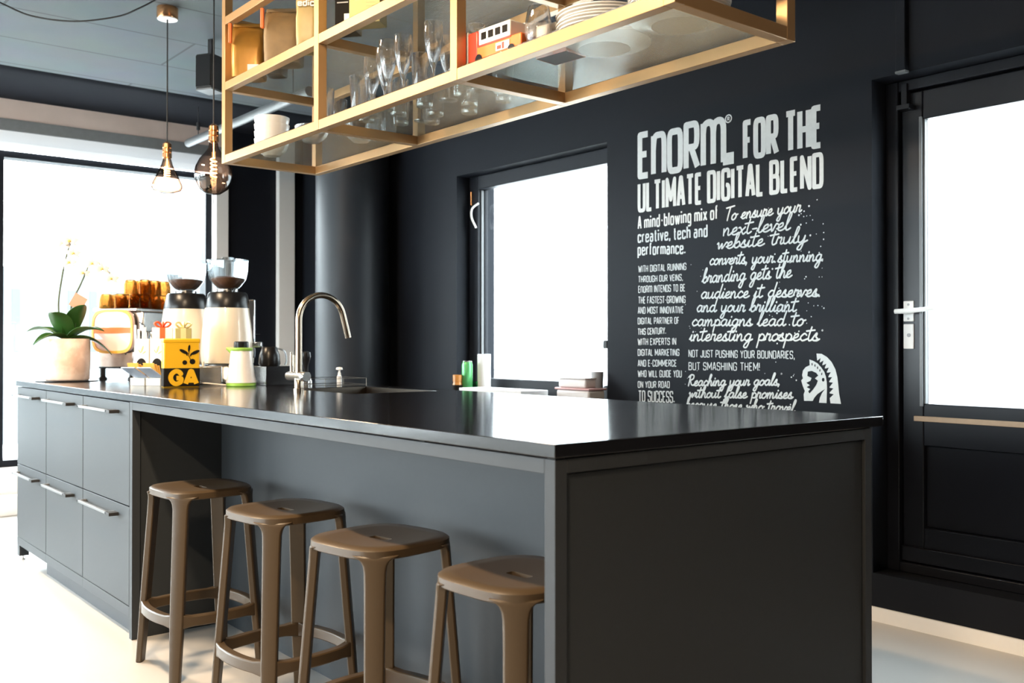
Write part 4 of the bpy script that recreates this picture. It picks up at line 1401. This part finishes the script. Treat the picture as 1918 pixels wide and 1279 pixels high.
pendant('pendant_lamp', 'pendant bulb with flared glass hanging in front of the big window', -4.73, 1.70, CEIL, 2.080, 'cone')
pendant('pendant_lamp', 'pendant globe bulb hanging beside the end of the brass shelf', -4.157, 1.70, CEIL, 2.066, 'globe')
sw = catmull([(-4.60, 1.62, CEIL - 0.002), (-4.66, 1.54, 2.69), (-4.736, 1.465, 2.655), (-4.841, 1.303, 2.625), (-4.968, 1.147, 2.65), (-5.023, 1.022, 2.70), (-5.05, 0.90, CEIL - 0.002)], 8)
tag(obj('ceiling_cable', B().tube(sw, 0.004, 8), M['cord']), 'black cable sagging from the copper canopy across the ceiling', 'cable')
ll = thing('linear_lamp', 'slim grey tube lamp hanging below the ceiling near the corner', 'lamp', (0, 2.53, 0))
obj('tube', B().lathe([(0.028, -6.63), (0.028, -4.85)], 20, (0, 0, 2.50), 'X'), M['greymetal'], ll)
obj('hanger', B().tube([(-6.45, 0, 2.528), (-6.45, 0, CEIL)], 0.003, 6).cyl((-6.45, 0, 2.56), 0.012, 0.05, 10), M['cord'], ll)
obj('hanger', B().tube([(-5.05, 0, 2.528), (-5.05, 0, CEIL)], 0.003, 6), M['cord'], ll)
spk = thing('loudspeaker', 'small dark loudspeaker under the ceiling beside the brass shelf', 'speaker', (-5.07, 2.05, 0), math.radians(30))
obj('cabinet', B().box(-0.05, 0.05, -0.05, 0.06, 2.47, 2.655), M['blackmatte'], spk, bevel=0.004)
obj('grille', B().box(-0.046, 0.046, -0.056, -0.05, 2.48, 2.645), M['black'], spk)
obj('bracket', B().box(-0.012, 0.012, 0.0, 0.025, 2.655, CEIL), M['blackmatte'], spk)
obj('underside_light', B().box(-0.05, 0.05, -0.05, 0.06, 2.462, 2.470), M['greymetal'], spk)  # light reflected under the cabinet, imitated by a paler grey slab

# ================================================================== THINGS ON THE ISLAND
Z = IZ
# orchid
po = thing('potted_orchid', 'white orchid in a pinkish bark pot at the window end of the worktop', 'plant', (-5.26, 1.385, Z))
obj('saucer', B().lathe([(0.14, 0), (0.15, 0.003), (0.15, 0.006), (0.02, 0.005)], 40), M['black'], po)
obj('pot', B().lathe([(0.100, 0.006), (0.104, 0.012), (0.107, 0.11), (0.108, 0.205), (0.106, 0.216), (0.097, 0.214), (0.095, 0.19), (0.001, 0.188)], 48, fn=lambda a, z_: 1 + 0.018 * math.sin(5 * a + z_ * 20) + 0.010 * math.sin(11 * a + 2)), M['pot'], po, sharp=60)
sb = B()
for k in range(26):
    a, r = random.uniform(0, 2 * PI), random.uniform(0, 0.085)
    sb.sphere((r * math.cos(a), r * math.sin(a), 0.19 + random.uniform(0, .012)), random.uniform(.010, .018), 8, 6)
obj('bark_chips', sb, M['soil'], po)['kind'] = 'stuff'


def leaf_bm(ang, L, W, rise, droop, z0=0.205):
    b_ = B()
    n, m_ = 14, 6
    vs_, fs_ = [], []
    d = Vector((math.cos(ang), math.sin(ang), 0)); q = Vector((-d.y, d.x, 0))
    for i in range(n + 1):
        t_ = i / n
        wv = W * math.sin(PI * (0.08 + 0.92 * t_) ** 0.8) ** 0.8 if t_ < 1 else 0.002
        c_ = d * (L * t_) + Vector((0, 0, z0 + rise * t_ - droop * t_ * t_))
        for j in range(m_ + 1):
            u = j / m_ * 2 - 1
            vs_.append(c_ + q * (u * wv) + Vector((0, 0, 0.35 * wv * u * u)))
    for i in range(n):
        for j in range(m_):
            fs_.append((i * (m_ + 1) + j, (i + 1) * (m_ + 1) + j, (i + 1) * (m_ + 1) + j + 1, i * (m_ + 1) + j + 1))
    b_.add(vs_, fs_)
    return b_


for ang, L, W, ri, dr in ((0.75, 0.20, 0.050, 0.17, 0.12), (4.0, 0.21, 0.050, 0.17, 0.12), (5.6, 0.17, 0.055, 0.26, 0.12), (0.25, 0.16, 0.052, 0.30, 0.12), (1.25, 0.21, 0.046, 0.10, 0.17), (3.4, 0.16, 0.045, 0.22, 0.12), (5.0, 0.18, 0.048, 0.12, 0.14)):
    o = obj('leaf', leaf_bm(ang, L, W, ri, dr), M['leaf'], po, recalc=False, smooth=True)
    md = o.modifiers.new('solid', 'SOLIDIFY'); md.thickness = 0.003
V1 = Vector((math.sin(YAW), math.cos(YAW), 0))     # across the view, used only for posing the plant's two stems side by side
st1 = catmull([(-0.01, 0, 0.19), tuple(V1 * -0.045 + Vector((0, 0, 0.36))), tuple(V1 * -0.03 + Vector((0, 0, 0.52))), tuple(V1 * 0.0 + Vector((0, 0, 0.66))), tuple(V1 * 0.03 + Vector((0, 0, 0.73)))], 8)
st2 = catmull([(0.01, 0, 0.19), tuple(V1 * 0.02 + Vector((0, 0, 0.38))), tuple(V1 * 0.07 + Vector((0, 0, 0.50))), tuple(V1 * 0.12 + Vector((0, 0, 0.60))), tuple(V1 * 0.18 + Vector((0, 0, 0.585))), tuple(V1 * 0.23 + Vector((0, 0, 0.53)))], 8)
for s_ in (st1, st2):
    obj('stem', B().tube(s_, 0.0045, 8), M['stem'], po)


def flower(c, s, face):
    b_ = B()
    f_ = Vector(face).normalized()
    a_ = f_.cross(Vector((0, 0, 1))).normalized()
    u_ = a_.cross(f_)
    for k, (ang, L, W) in enumerate(((90, 1, .42), (210, 1, .4), (330, 1, .4), (10, 1.0, .75), (170, 1.0, .75))):
        q = math.radians(ang)
        d = a_ * math.cos(q) + u_ * math.sin(q)
        p = a_ * -math.sin(q) + u_ * math.cos(q)
        vs_, fs_ = [], []
        n = 6
        for i in range(n + 1):
            t_ = i / n
            wv = s * W * .5 * math.sin(PI * (0.12 + .88 * t_) ** .9) if i < n else .0005
            cc = Vector(c) + d * (s * L * t_) + f_ * (0.10 * s * math.sin(t_ * PI))
            vs_ += [cc - p * wv, cc + f_ * wv * .25, cc + p * wv]
        for i in range(n):
            for j in range(2):
                fs_.append((i * 3 + j, (i + 1) * 3 + j, (i + 1) * 3 + j + 1, i * 3 + j + 1))
        b_.add(vs_, fs_)
    fo = obj('flower', b_, M['petal'], po, recalc=False, smooth=True)
    obj('lip', B().sphere(tuple(Vector(c) + f_ * 0.008), s * .15, 10, 8), M['lip'], fo)


for c_, s_ in ((V1 * 0.005 + Vector((0.02, 0, 0.71)), .048), (V1 * -0.035 + Vector((0.02, 0.01, 0.70)), .042), (V1 * 0.0 + Vector((0.03, 0, 0.60)), .042), (V1 * 0.03 + Vector((0.0, 0, 0.65)), .040),
               (V1 * 0.12 + Vector((0.02, 0, 0.595)), .042), (V1 * 0.17 + Vector((0.02, 0, 0.57)), .042), (V1 * 0.22 + Vector((0.01, 0, 0.52)), .040), (V1 * 0.08 + Vector((0.0, 0, 0.55)), .036)):
    flower(c_, s_, (0.8, -0.55, random.uniform(-.2, .2)))
tg = B()
tc = V1 * 0.075 + Vector((0.04, -0.03, 0.40))
fx = Vector((0.774, -0.634, 0))
tg.add([tc + V1 * u + Vector((0, 0, v_)) + fx * o for o in (0, .002) for u, v_ in ((-.048, -.012), (.012, -.046), (.048, .014), (-.012, .048))], [(3, 2, 1, 0), (4, 5, 6, 7), (0, 1, 5, 4), (1, 2, 6, 5), (2, 3, 7, 6), (3, 0, 4, 7)])
obj('card', tg, M['pink'], po, label='pink square card on a pick')
obj('pick', B().tube([tuple(V1 * 0.03 + Vector((0, 0, 0.19))), tuple(tc)], 0.0018, 6), M['stem'], po)

# espresso machine
EMX, EMY, EMR = -5.235, 1.605, math.radians(35)
em_ = thing('espresso_machine', 'chrome espresso machine behind the orchid and tea boxes', 'coffee machine', (EMX, EMY, Z), EMR)
obj('body', B().box(-0.115, 0.115, 0.015, 0.41, 0.060, 0.36), M['chrome'], em_, bevel=0.012, seg=3)
rp = []
for k in range(40):
    q = 2 * PI * (k + .5) / 40
    c_, s_ = math.cos(q), math.sin(q)
    rp.append((0.125 * math.copysign(abs(c_) ** .5, c_), 0.255 + 0.115 * math.copysign(abs(s_) ** .55, s_)))
obj('side_panel', B().prism(rp, 0.025, lambda u, v_, o: (u, -0.010 + o, v_)), M['pinkpanel'], em_, bevel=0.008, seg=3, label='rounded chrome side panel with pink reflections painted in')  # chrome panel; the pink it mirrors is painted as its colour
gb = B()
for k in range(40):
    u0, v0 = rp[k]; u1, v1_ = rp[(k + 1) % 40]
    o = [(u0, v0), (u1, v1_), (u1 * .90, 0.255 + (v1_ - 0.255) * .88), (u0 * .90, 0.255 + (v0 - 0.255) * .88)]
    gb.add([(u, -0.014, v_) for u, v_ in o] + [(u, -0.009, v_) for u, v_ in o], [(0, 1, 2, 3), (7, 6, 5, 4), (0, 4, 5, 1), (3, 2, 6, 7)])
obj('panel_rim', gb, M['amberpaint'], em_, label='amber rim of the side panel')
obj('reflection_band', B().box(-0.112, 0.112, -0.0125, -0.010, 0.245, 0.275), M['orange'], em_, label='orange reflection painted across the side panel')  # orange reflection in the chrome, painted on as a thin strip
obj('cup_tray', B().box(-0.13, 0.14, 0.0, 0.42, 0.36, 0.376), M['steel'], em_, bevel=0.004)
obj('front_hood', B().box(0.10, 0.165, 0.02, 0.40, 0.25, 0.36), M['steel'], em_, bevel=0.01)
obj('drip_tray', B().box(0.10, 0.20, 0.02, 0.40, 0.03, 0.075), M['steel'], em_, bevel=0.005)
for y in (0.10, 0.28):
    obj('group_head', B().lathe([(0.034, 0.17), (0.036, 0.18), (0.036, 0.215), (0.028, 0.25)], 24, (0.155, y, 0)), M['chrome'], em_)
obj('steam_wand', B().tube(catmull([(0.15, 0.01, 0.30), (0.19, 0.0, 0.26), (0.20, -0.005, 0.12)]), 0.006, 10), M['chrome'], em_)
for x, y in ((-0.09, 0.03), (0.09, 0.03), (-0.09, 0.37), (0.09, 0.37)):
    obj('foot', B().lathe([(0.022, 0), (0.022, 0.012), (0.014, 0.02), (0.014, 0.062)], 16, (x, y, 0)), M['black'], em_)
# amber cups upside down on the cup tray
am0 = None


def amber_cup(u, v_, zz, lab):
    global am0
    x = EMX + u * math.cos(EMR) - v_ * math.sin(EMR)
    y = EMY + u * math.sin(EMR) + v_ * math.cos(EMR)
    if am0 is None:
        am0 = tag(obj('amber_cup', B().lathe([(0.036, 0), (0.034, 0.05), (0.027, 0.075), (0.023, 0.077), (0.021, 0.073), (0.031, 0.048), (0.0335, 0.0)], 20), M['amber'], loc=(x, y, Z + zz)), lab, 'cup', 'amber cups on the espresso machine')
    else:
        o = am0.copy(); COL.objects.link(o); o['label'] = lab; o.location = (x, y, Z + zz)


for i in range(5):
    for j in range(3):
        amber_cup(-0.085 + j * 0.088, 0.05 + i * 0.082, 0.3765, 'amber cup on the espresso machine, %s row from the orchid, %s in its row' % (ordw(i), ordw(j)))
for i in range(1, 4):
    for j in range(1, 3):
        amber_cup(-0.085 + j * 0.088, 0.05 + i * 0.082, 0.4545, 'amber cup stacked in the upper layer, %s row from the orchid, %s in its row' % (ordw(i - 1), ordw(j - 1)))


# grinders
def grinder(label, x, y):
    g = thing('coffee_grinder', label, 'coffee grinder', (x, y, Z), math.radians(58), 'cream coffee grinders')
    obj('base', B().lathe([(0.11, 0), (0.112, 0.006), (0.108, 0.012), (0.09, 0.085)], 40), M['steel'], g)
    obj('body', B().lathe([(0.112, 0.088), (0.124, 0.096), (0.128, 0.14), (0.122, 0.25), (0.108, 0.365)], 48), M['cream'], g)
    obj('collar', B().lathe([(0.108, 0.365), (0.1085, 0.367), (0.094, 0.435), (0.086, 0.443), (0.04, 0.445)], 48), M['black'], g)
    obj('rib', B().box(0.100, 0.132, -0.02, 0.02, 0.12, 0.41), M['chrome'], g, bevel=0.006, label='chrome side rib')
    obj('hopper_neck', B().lathe([(0.05, 0.445), (0.052, 0.458), (0.045, 0.460)], 32), M['chrome'], g)
    obj('hopper', B().lathe([(0.046, 0.460), (0.062, 0.472), (0.086, 0.505), (0.096, 0.55), (0.097, 0.595), (0.0945, 0.595), (0.0935, 0.55), (0.0835, 0.507), (0.060, 0.475), (0.046, 0.464)], 40), M['hopper'], g)
    obj('hopper_lid', B().lathe([(0.099, 0.595), (0.099, 0.603), (0.03, 0.606), (0.028, 0.616), (0.002, 0.617)], 40), M['hopper'], g)
    obj('beans', B().lathe([(0.044, 0.464), (0.058, 0.476), (0.078, 0.500), (0.080, 0.512), (0.05, 0.52), (0.002, 0.518)], 30), M['coffee'], g)['kind'] = 'stuff'
    ch = obj('chute', B().box(0.10, 0.165, -0.025, 0.025, 0.17, 0.20), M['chrome'], g, bevel=0.004)
    obj('lever', B().tube([(0.12, 0.03, 0.18), (0.155, 0.045, 0.183)], 0.004, 8), M['chrome'], g)
    obj('lever', B().tube([(0.12, 0.03, 0.235), (0.150, 0.045, 0.236)], 0.003, 8), M['chrome'], g)
    return g


g0 = grinder('cream coffee grinder nearer the faucet', -4.60, 1.955)
dup(g0, (-4.86, 1.845, Z), math.radians(58), 'cream coffee grinder nearer the espresso machine, half hidden')

# tea boxes, tin, gifts
FACE = math.radians(72)


def teabox(label, x, y):
    t = thing('tea_dispenser', label, 'tea box', (x, y, Z), math.radians(36), 'white tea dispenser boxes')
    obj('carton', B().box(-0.037, 0.037, 0.0, 0.075, 0.0, 0.212), M['carton'], t, bevel=0.001)
    hp = [(0.026 * math.cos(a), 0.092 + 0.032 * math.sin(a)) for a in [PI * k / 14 for k in range(15)]] + [(-0.026, 0.04), (0.026, 0.04)]
    obj('opening', B().prism(hp, 0.001, lambda u, v_, o: (u, -0.0015 + o, v_)), M['darkprint'], t)
    ornament = B()
    for (cx_, cz_, a_, L_) in ((0.004, 0.165, 1.2, 0.036), (0.014, 0.15, 0.6, 0.024), (-0.010, 0.155, 2.2, 0.022)):
        ornament.prism([(cx_ + L_ * .5 * math.cos(q) * math.cos(a_) - L_ * .15 * math.sin(q) * math.sin(a_), cz_ + L_ * .5 * math.cos(q) * math.sin(a_) + L_ * .15 * math.sin(q) * math.cos(a_)) for q in [2 * PI * k / 12 for k in range(12)]], 0.0006, lambda u, v_, o: (u, -0.0008 + o, v_))
    obj('leaf_print', ornament, M['olive'], t)
    obj('front_base', B().box(-0.037, 0.037, -0.03, -0.0005, 0.0, 0.035), M['carton'], t, bevel=0.001)

    def slab(y0, z0, y1, z1, hw, th):
        b_ = B()
        n_ = Vector((0, z1 - z0, -(y1 - y0))).normalized() * th
        q_ = [Vector((-hw, y0, z0)), Vector((hw, y0, z0)), Vector((hw, y1, z1)), Vector((-hw, y1, z1))]
        b_.add(q_ + [p + n_ for p in q_], [(0, 1, 2, 3), (7, 6, 5, 4), (0, 3, 7, 4), (1, 5, 6, 2), (2, 6, 7, 3), (0, 4, 5, 1)])
        return b_
    obj('tray', slab(-0.004, 0.036, -0.10, 0.082, 0.035, 0.004), M['paleblue'], t, label='pale blue tilted card tray')
    for k in range(3):
        obj('sachet', slab(-0.012 - 0.02 * k, 0.048 + 0.0096 * k, -0.026 - 0.02 * k, 0.090 + 0.006 * k, 0.028, 0.004), M['sachet'], t)
    return t


tb0 = teabox('white tea dispenser box nearer the orchid', -4.50, 1.503)
dup(tb0, (-4.438, 1.552, Z), math.radians(36), 'white tea dispenser box touching the yellow tin')
tn = thing('tea_tin', 'yellow tin with dark leaf print and the letters GA', 'tin', (-4.212, 1.576, Z), math.radians(76))
hw_ = 0.075
obj('tin', B().box(-hw_, hw_, -0.04, 0.06, 0.0, 0.20), M['yellow'], tn, bevel=0.006, seg=3)
obj('lid', B().box(-hw_ - 0.002, hw_ + 0.002, -0.042, 0.062, 0.193, 0.212), M['yellow'], tn, bevel=0.005, seg=3)
obj('dark_band', B().box(-hw_ - 0.0006, hw_ + 0.0006, -0.0408, 0.0608, 0.002, 0.086), M['darkprint'], tn, bevel=0.005, seg=3)
b = B()
write(b, 'GA', {'G': (1.0, [Cp(1, .78, .78, .97, .45, 1.0, .12, .8, .0, .5, .12, .2, .45, 0.0, .8, .06, 1, .22, 1, .46), Lp(1, .46, .55, .46)]), 'A': (1.05, [Lp(0, 0, .44, 1, .56, 1, 1, 0), Lp(.2, .26, .8, .26)])}, -0.056, 0.006, 0.071, 0.006, 0.074, 0.020, lambda u, v_, o: (u, -0.0415 - o, v_), gap=0.45)
obj('lettering', b, M['yellow'], tn, recalc=False, label='large yellow letters GA')
lv = B()
for (cx_, cz_, a_, L_, w_) in ((0.030, 0.170, 1.45, .030, .28), (0.008, 0.155, 2.65, .040, .30), (0.056, 0.152, 0.45, .040, .30), (0.020, 0.145, 1.9, .018, .3), (0.038, 0.142, 1.2, .018, .3)):
    lv.prism([(cx_ + L_ * .5 * math.cos(q) * math.cos(a_) - L_ * w_ * math.sin(q) * math.sin(a_) * .6, cz_ + L_ * .5 * math.cos(q) * math.sin(a_) + L_ * w_ * .6 * math.sin(q) * math.cos(a_)) for q in [2 * PI * k / 16 for k in range(16)]], 0.0006, lambda u, v_, o: (u, -0.0412 + o, v_))
for (cx_, cz_, r_) in ((0.044, 0.112, .012), (0.012, 0.108, .010)):
    lv.prism([(cx_ + r_ * math.cos(q), cz_ + r_ * math.sin(q)) for q in [2 * PI * k / 16 for k in range(16)]], 0.0006, lambda u, v_, o: (u, -0.0412 + o, v_))
ribbon(lv, [(0.030, 0.158), (0.028, 0.14), (0.036, 0.12)], 0.003, lambda u, v_, o: (u, -0.0412, v_), True, 0)
obj('leaf_print', lv, M['darkprint'], tn, recalc=False)


def gift(label, x, y, w_, h, m, rm, sc_=1.0):
    t = thing('gift_box', label, 'gift', (x, y, Z), math.radians(70))
    obj('box', B().box(-w_, w_, -w_, w_, 0, h), m, t, bevel=0.002)
    obj('ribbon', B().box(-0.012, 0.012, -w_ - 0.001, w_ + 0.001, 0, h + 0.001).box(-w_ - 0.001, w_ + 0.001, -0.012, 0.012, 0, h + 0.001), rm, t)
    bw = B()
    for a in (0.4, 1.6, 2.7, 3.7, 4.8, 5.8):
        d = Vector((math.cos(a), math.sin(a), 0)) * sc_
        bw.tube(catmull([(0, 0, h), tuple(d * 0.02 + Vector((0, 0, h + 0.026))), tuple(d * 0.04 + Vector((0, 0, h + 0.020))), tuple(d * 0.022 + Vector((0, 0, h + 0.004))), (0, 0, h + 0.003)], 4), 0.0045, 6)
    obj('bow', bw, rm, t)
    return t


gift('white gift box with red ribbon behind the tea boxes', -4.575, 1.625, 0.045, 0.265, M['carton'], M['ribbonred'])
gift('olive gift box with gold bow behind the yellow tin', -4.485, 1.690, 0.036, 0.262, M['olive'], M['gold'])
mj = thing('straw_jar', 'slim glass jar with white sticks beside the gift boxes', 'jar', (-4.775, 1.587, Z))
obj('jar', B().lathe([(0.03, 0), (0.032, 0.004), (0.032, 0.15), (0.0295, 0.15), (0.0295, 0.008), (0.001, 0.006)], 24), M['glass'], mj)
sk_ = B()
for k in range(7):
    a = k * 0.9
    sk_.tube([(0.012 * math.cos(a), 0.012 * math.sin(a), 0.01), (0.024 * math.cos(a + .4), 0.024 * math.sin(a + .4), 0.26 + 0.01 * (k % 3))], 0.005, 8)
obj('stick', sk_, M['paper'], mj)

# juicer with cord
ju = thing('citrus_juicer', 'white citrus juicer with lime green rim and base near the faucet', 'juicer', (-4.145, 1.825, Z))
obj('base_ring', B().lathe([(0.062, 0), (0.065, 0.003), (0.066, 0.012), (0.062, 0.016)], 40), M['green'], ju)
obj('body', B().lathe([(0.067, 0.016), (0.064, 0.03), (0.052, 0.10), (0.046, 0.155), (0.044, 0.160)], 40), M['juicer'], ju)
obj('rim', B().lathe([(0.047, 0.158), (0.050, 0.162), (0.050, 0.170), (0.046, 0.172)], 40), M['green'], ju)
obj('spout', B().tube([tuple(-V1 * 0.040 + Vector((0, 0, 0.158))), tuple(-V1 * 0.066 + Vector((0, 0, 0.170)))], [0.016, 0.005], 12), M['green'], ju)
obj('cone_cap', B().lathe([(0.032, 0.170), (0.033, 0.175), (0.032, 0.196), (0.028, 0.200)], 32), M['black'], ju)
cpts = catmull([tuple(Vector((-4.145, 1.825, Z + 0.004)) - V1 * 0.066), tuple(Vector((-4.15, 1.80, Z + 0.012)) - V1 * 0.12), tuple(Vector((-4.15, 1.79, Z + 0.02)) - V1 * 0.152), tuple(Vector((-4.15, 1.79, Z + 0.075)) - V1 * 0.165), tuple(Vector((-4.16, 1.80, Z + 0.088)) - V1 * 0.18), tuple(Vector((-4.16, 1.80, Z + 0.08)) - V1 * 0.20), tuple(Vector((-4.16, 1.84, Z + 0.004)) - V1 * 0.21)], 8)
obj('cord', B().tube([tuple(Vector(p) - Vector((-4.145, 1.825, Z))) for p in cpts], 0.004, 8), M['juicer'], ju)
# knock box behind the juicer, black block, jug
kb = thing('knock_box', 'small steel box on the worktop in front of the coffee grinder', 'box', (-4.42, 1.77, Z), math.radians(65))
obj('box', B().box(-0.085, 0.075, -0.03, 0.05, 0, 0.085), M['steel'], kb, bevel=0.004)
obj('bar', B().cyl((-0.01, 0.01, 0.085), 0.006, 0.022, 10), M['cream'], kb)
ds = tag(obj('raised_step', B().box(-4.26, -4.09, 1.92, 2.06, Z, Z + 0.088), M['top'], bevel=0.002), 'low dark block on the worktop between juicer and faucet', 'block')
jg = thing('black_jug', 'glossy black jug with pale handle standing on the low dark block', 'jug', (-4.195, 1.985, Z + 0.088))
obj('body', B().lathe([(0.045, 0), (0.05, 0.01), (0.046, 0.05), (0.034, 0.085), (0.030, 0.088)], 28), M['black'], jg)
obj('handle', B().tube(catmull([tuple(V1 * 0.036 + Vector((0, 0, 0.08))), tuple(V1 * 0.068 + Vector((0, 0, 0.068))), tuple(V1 * 0.078 + Vector((0, 0, 0.03))), tuple(V1 * 0.072 + Vector((0, 0, 0.004)))], 6), 0.004, 8), M['hopper'], jg)

# ================================================================== THINGS ON THE WINDOW SILL
sl = tag(obj('sideboard', B().box(-5.30, -3.50, 3.22, YW - 0.002, 0.0, 0.81), M['island'], bevel=0.002), 'low dark sideboard under the small window, behind the island', 'sideboard')
SIL = 0.8105
jr = thing('preserve_jar', 'small orange jar left of the green can under the small window', 'jar', (-4.755, 3.47, SIL))
obj('jar', B().lathe([(0.028, 0), (0.030, 0.004), (0.030, 0.055), (0.026, 0.064), (0.026, 0.07)], 24), M['jar'], jr)
obj('paper_label', B().lathe([(0.0305, 0.012), (0.0305, 0.05)], 24), M['darkprint'], jr)
obj('lid', B().lathe([(0.029, 0.07), (0.029, 0.108), (0.026, 0.11), (0.002, 0.11)], 24), M['jar'], jr)
cn = thing('drink_can', 'tall green drink can on the sill of the small window', 'can', (-4.725, 3.52, SIL))
obj('can', B().lathe([(0.028, 0), (0.033, 0.008), (0.033, 0.17), (0.027, 0.188)], 28), M['cangreen'], cn)
obj('rim', B().lathe([(0.027, 0.188), (0.0285, 0.19), (0.0285, 0.194), (0.025, 0.194), (0.002, 0.190)], 28), M['steel'], cn)
tag(obj('green_tumbler', B().lathe([(0.022, 0), (0.025, 0.004), (0.028, 0.07), (0.0265, 0.07), (0.0235, 0.008), (0.001, 0.007)], 20), M['greenglass'], loc=(-4.715, 3.565, SIL)), 'small green glass tumbler between green can and paper roll', 'glass')
rl = thing('paper_towel_roll', 'white paper towel roll standing on the sill beside the green can', 'paper roll', (-4.675, 3.61, SIL))
obj('roll', B().lathe([(0.040, 0), (0.040, 0.235), (0.014, 0.235), (0.014, 0.23)], 32), M['paper'], rl)
tag(obj('paper_sheets', B().box(-4.48, -3.93, 3.28, 3.47, SIL, SIL + 0.047), M['paper'], bevel=0.002), 'thick pile of white papers lying under the small window', 'papers')
fc = thing('food_container', 'white and pink lidded food tub at the right end of the sill', 'container', (-3.735, 3.525, SIL))
obj('tub', B().box(-0.125, 0.125, -0.06, 0.06, 0, 0.055), M['cleartub'], fc, bevel=0.012, seg=3)
obj('lid', B().box(-0.132, 0.132, -0.066, 0.066, 0.055, 0.066), M['pinkplastic'], fc, bevel=0.004)
fc = thing('food_container', 'clear shallow food tub stacked on the pink lidded tub', 'container', (-3.75, 3.525, SIL + 0.0665))
obj('tub', B().box(-0.105, 0.105, -0.05, 0.05, 0, 0.045), M['cleartub'], fc, bevel=0.010, seg=3)
obj('lid', B().box(-0.11, 0.11, -0.055, 0.055, 0.045, 0.053), M['cleartub'], fc, bevel=0.003)
tag(obj('grey_cup', B().lathe([(0.026, 0), (0.028, 0.004), (0.034, 0.15), (0.032, 0.15), (0.026, 0.01), (0.001, 0.009)], 24), M['grey'], loc=(-3.66, 3.575, SIL + 0.0)), 'tall grey cup at the right jamb of the small window', 'cup')
bt = thing('water_bottle', 'clear bottle with black cap at the right jamb behind the grey cup', 'bottle', (-3.648, 3.640, SIL))
obj('bottle', B().lathe([(0.028, 0), (0.030, 0.004), (0.030, 0.22), (0.018, 0.26), (0.018, 0.28), (0.016, 0.28), (0.016, 0.258), (0.028, 0.218), (0.028, 0.008), (0.001, 0.007)], 24), M['glass'], bt)
obj('cap', B().lathe([(0.024, 0.272), (0.024, 0.31), (0.020, 0.314), (0.002, 0.314)], 24), M['black'], bt)
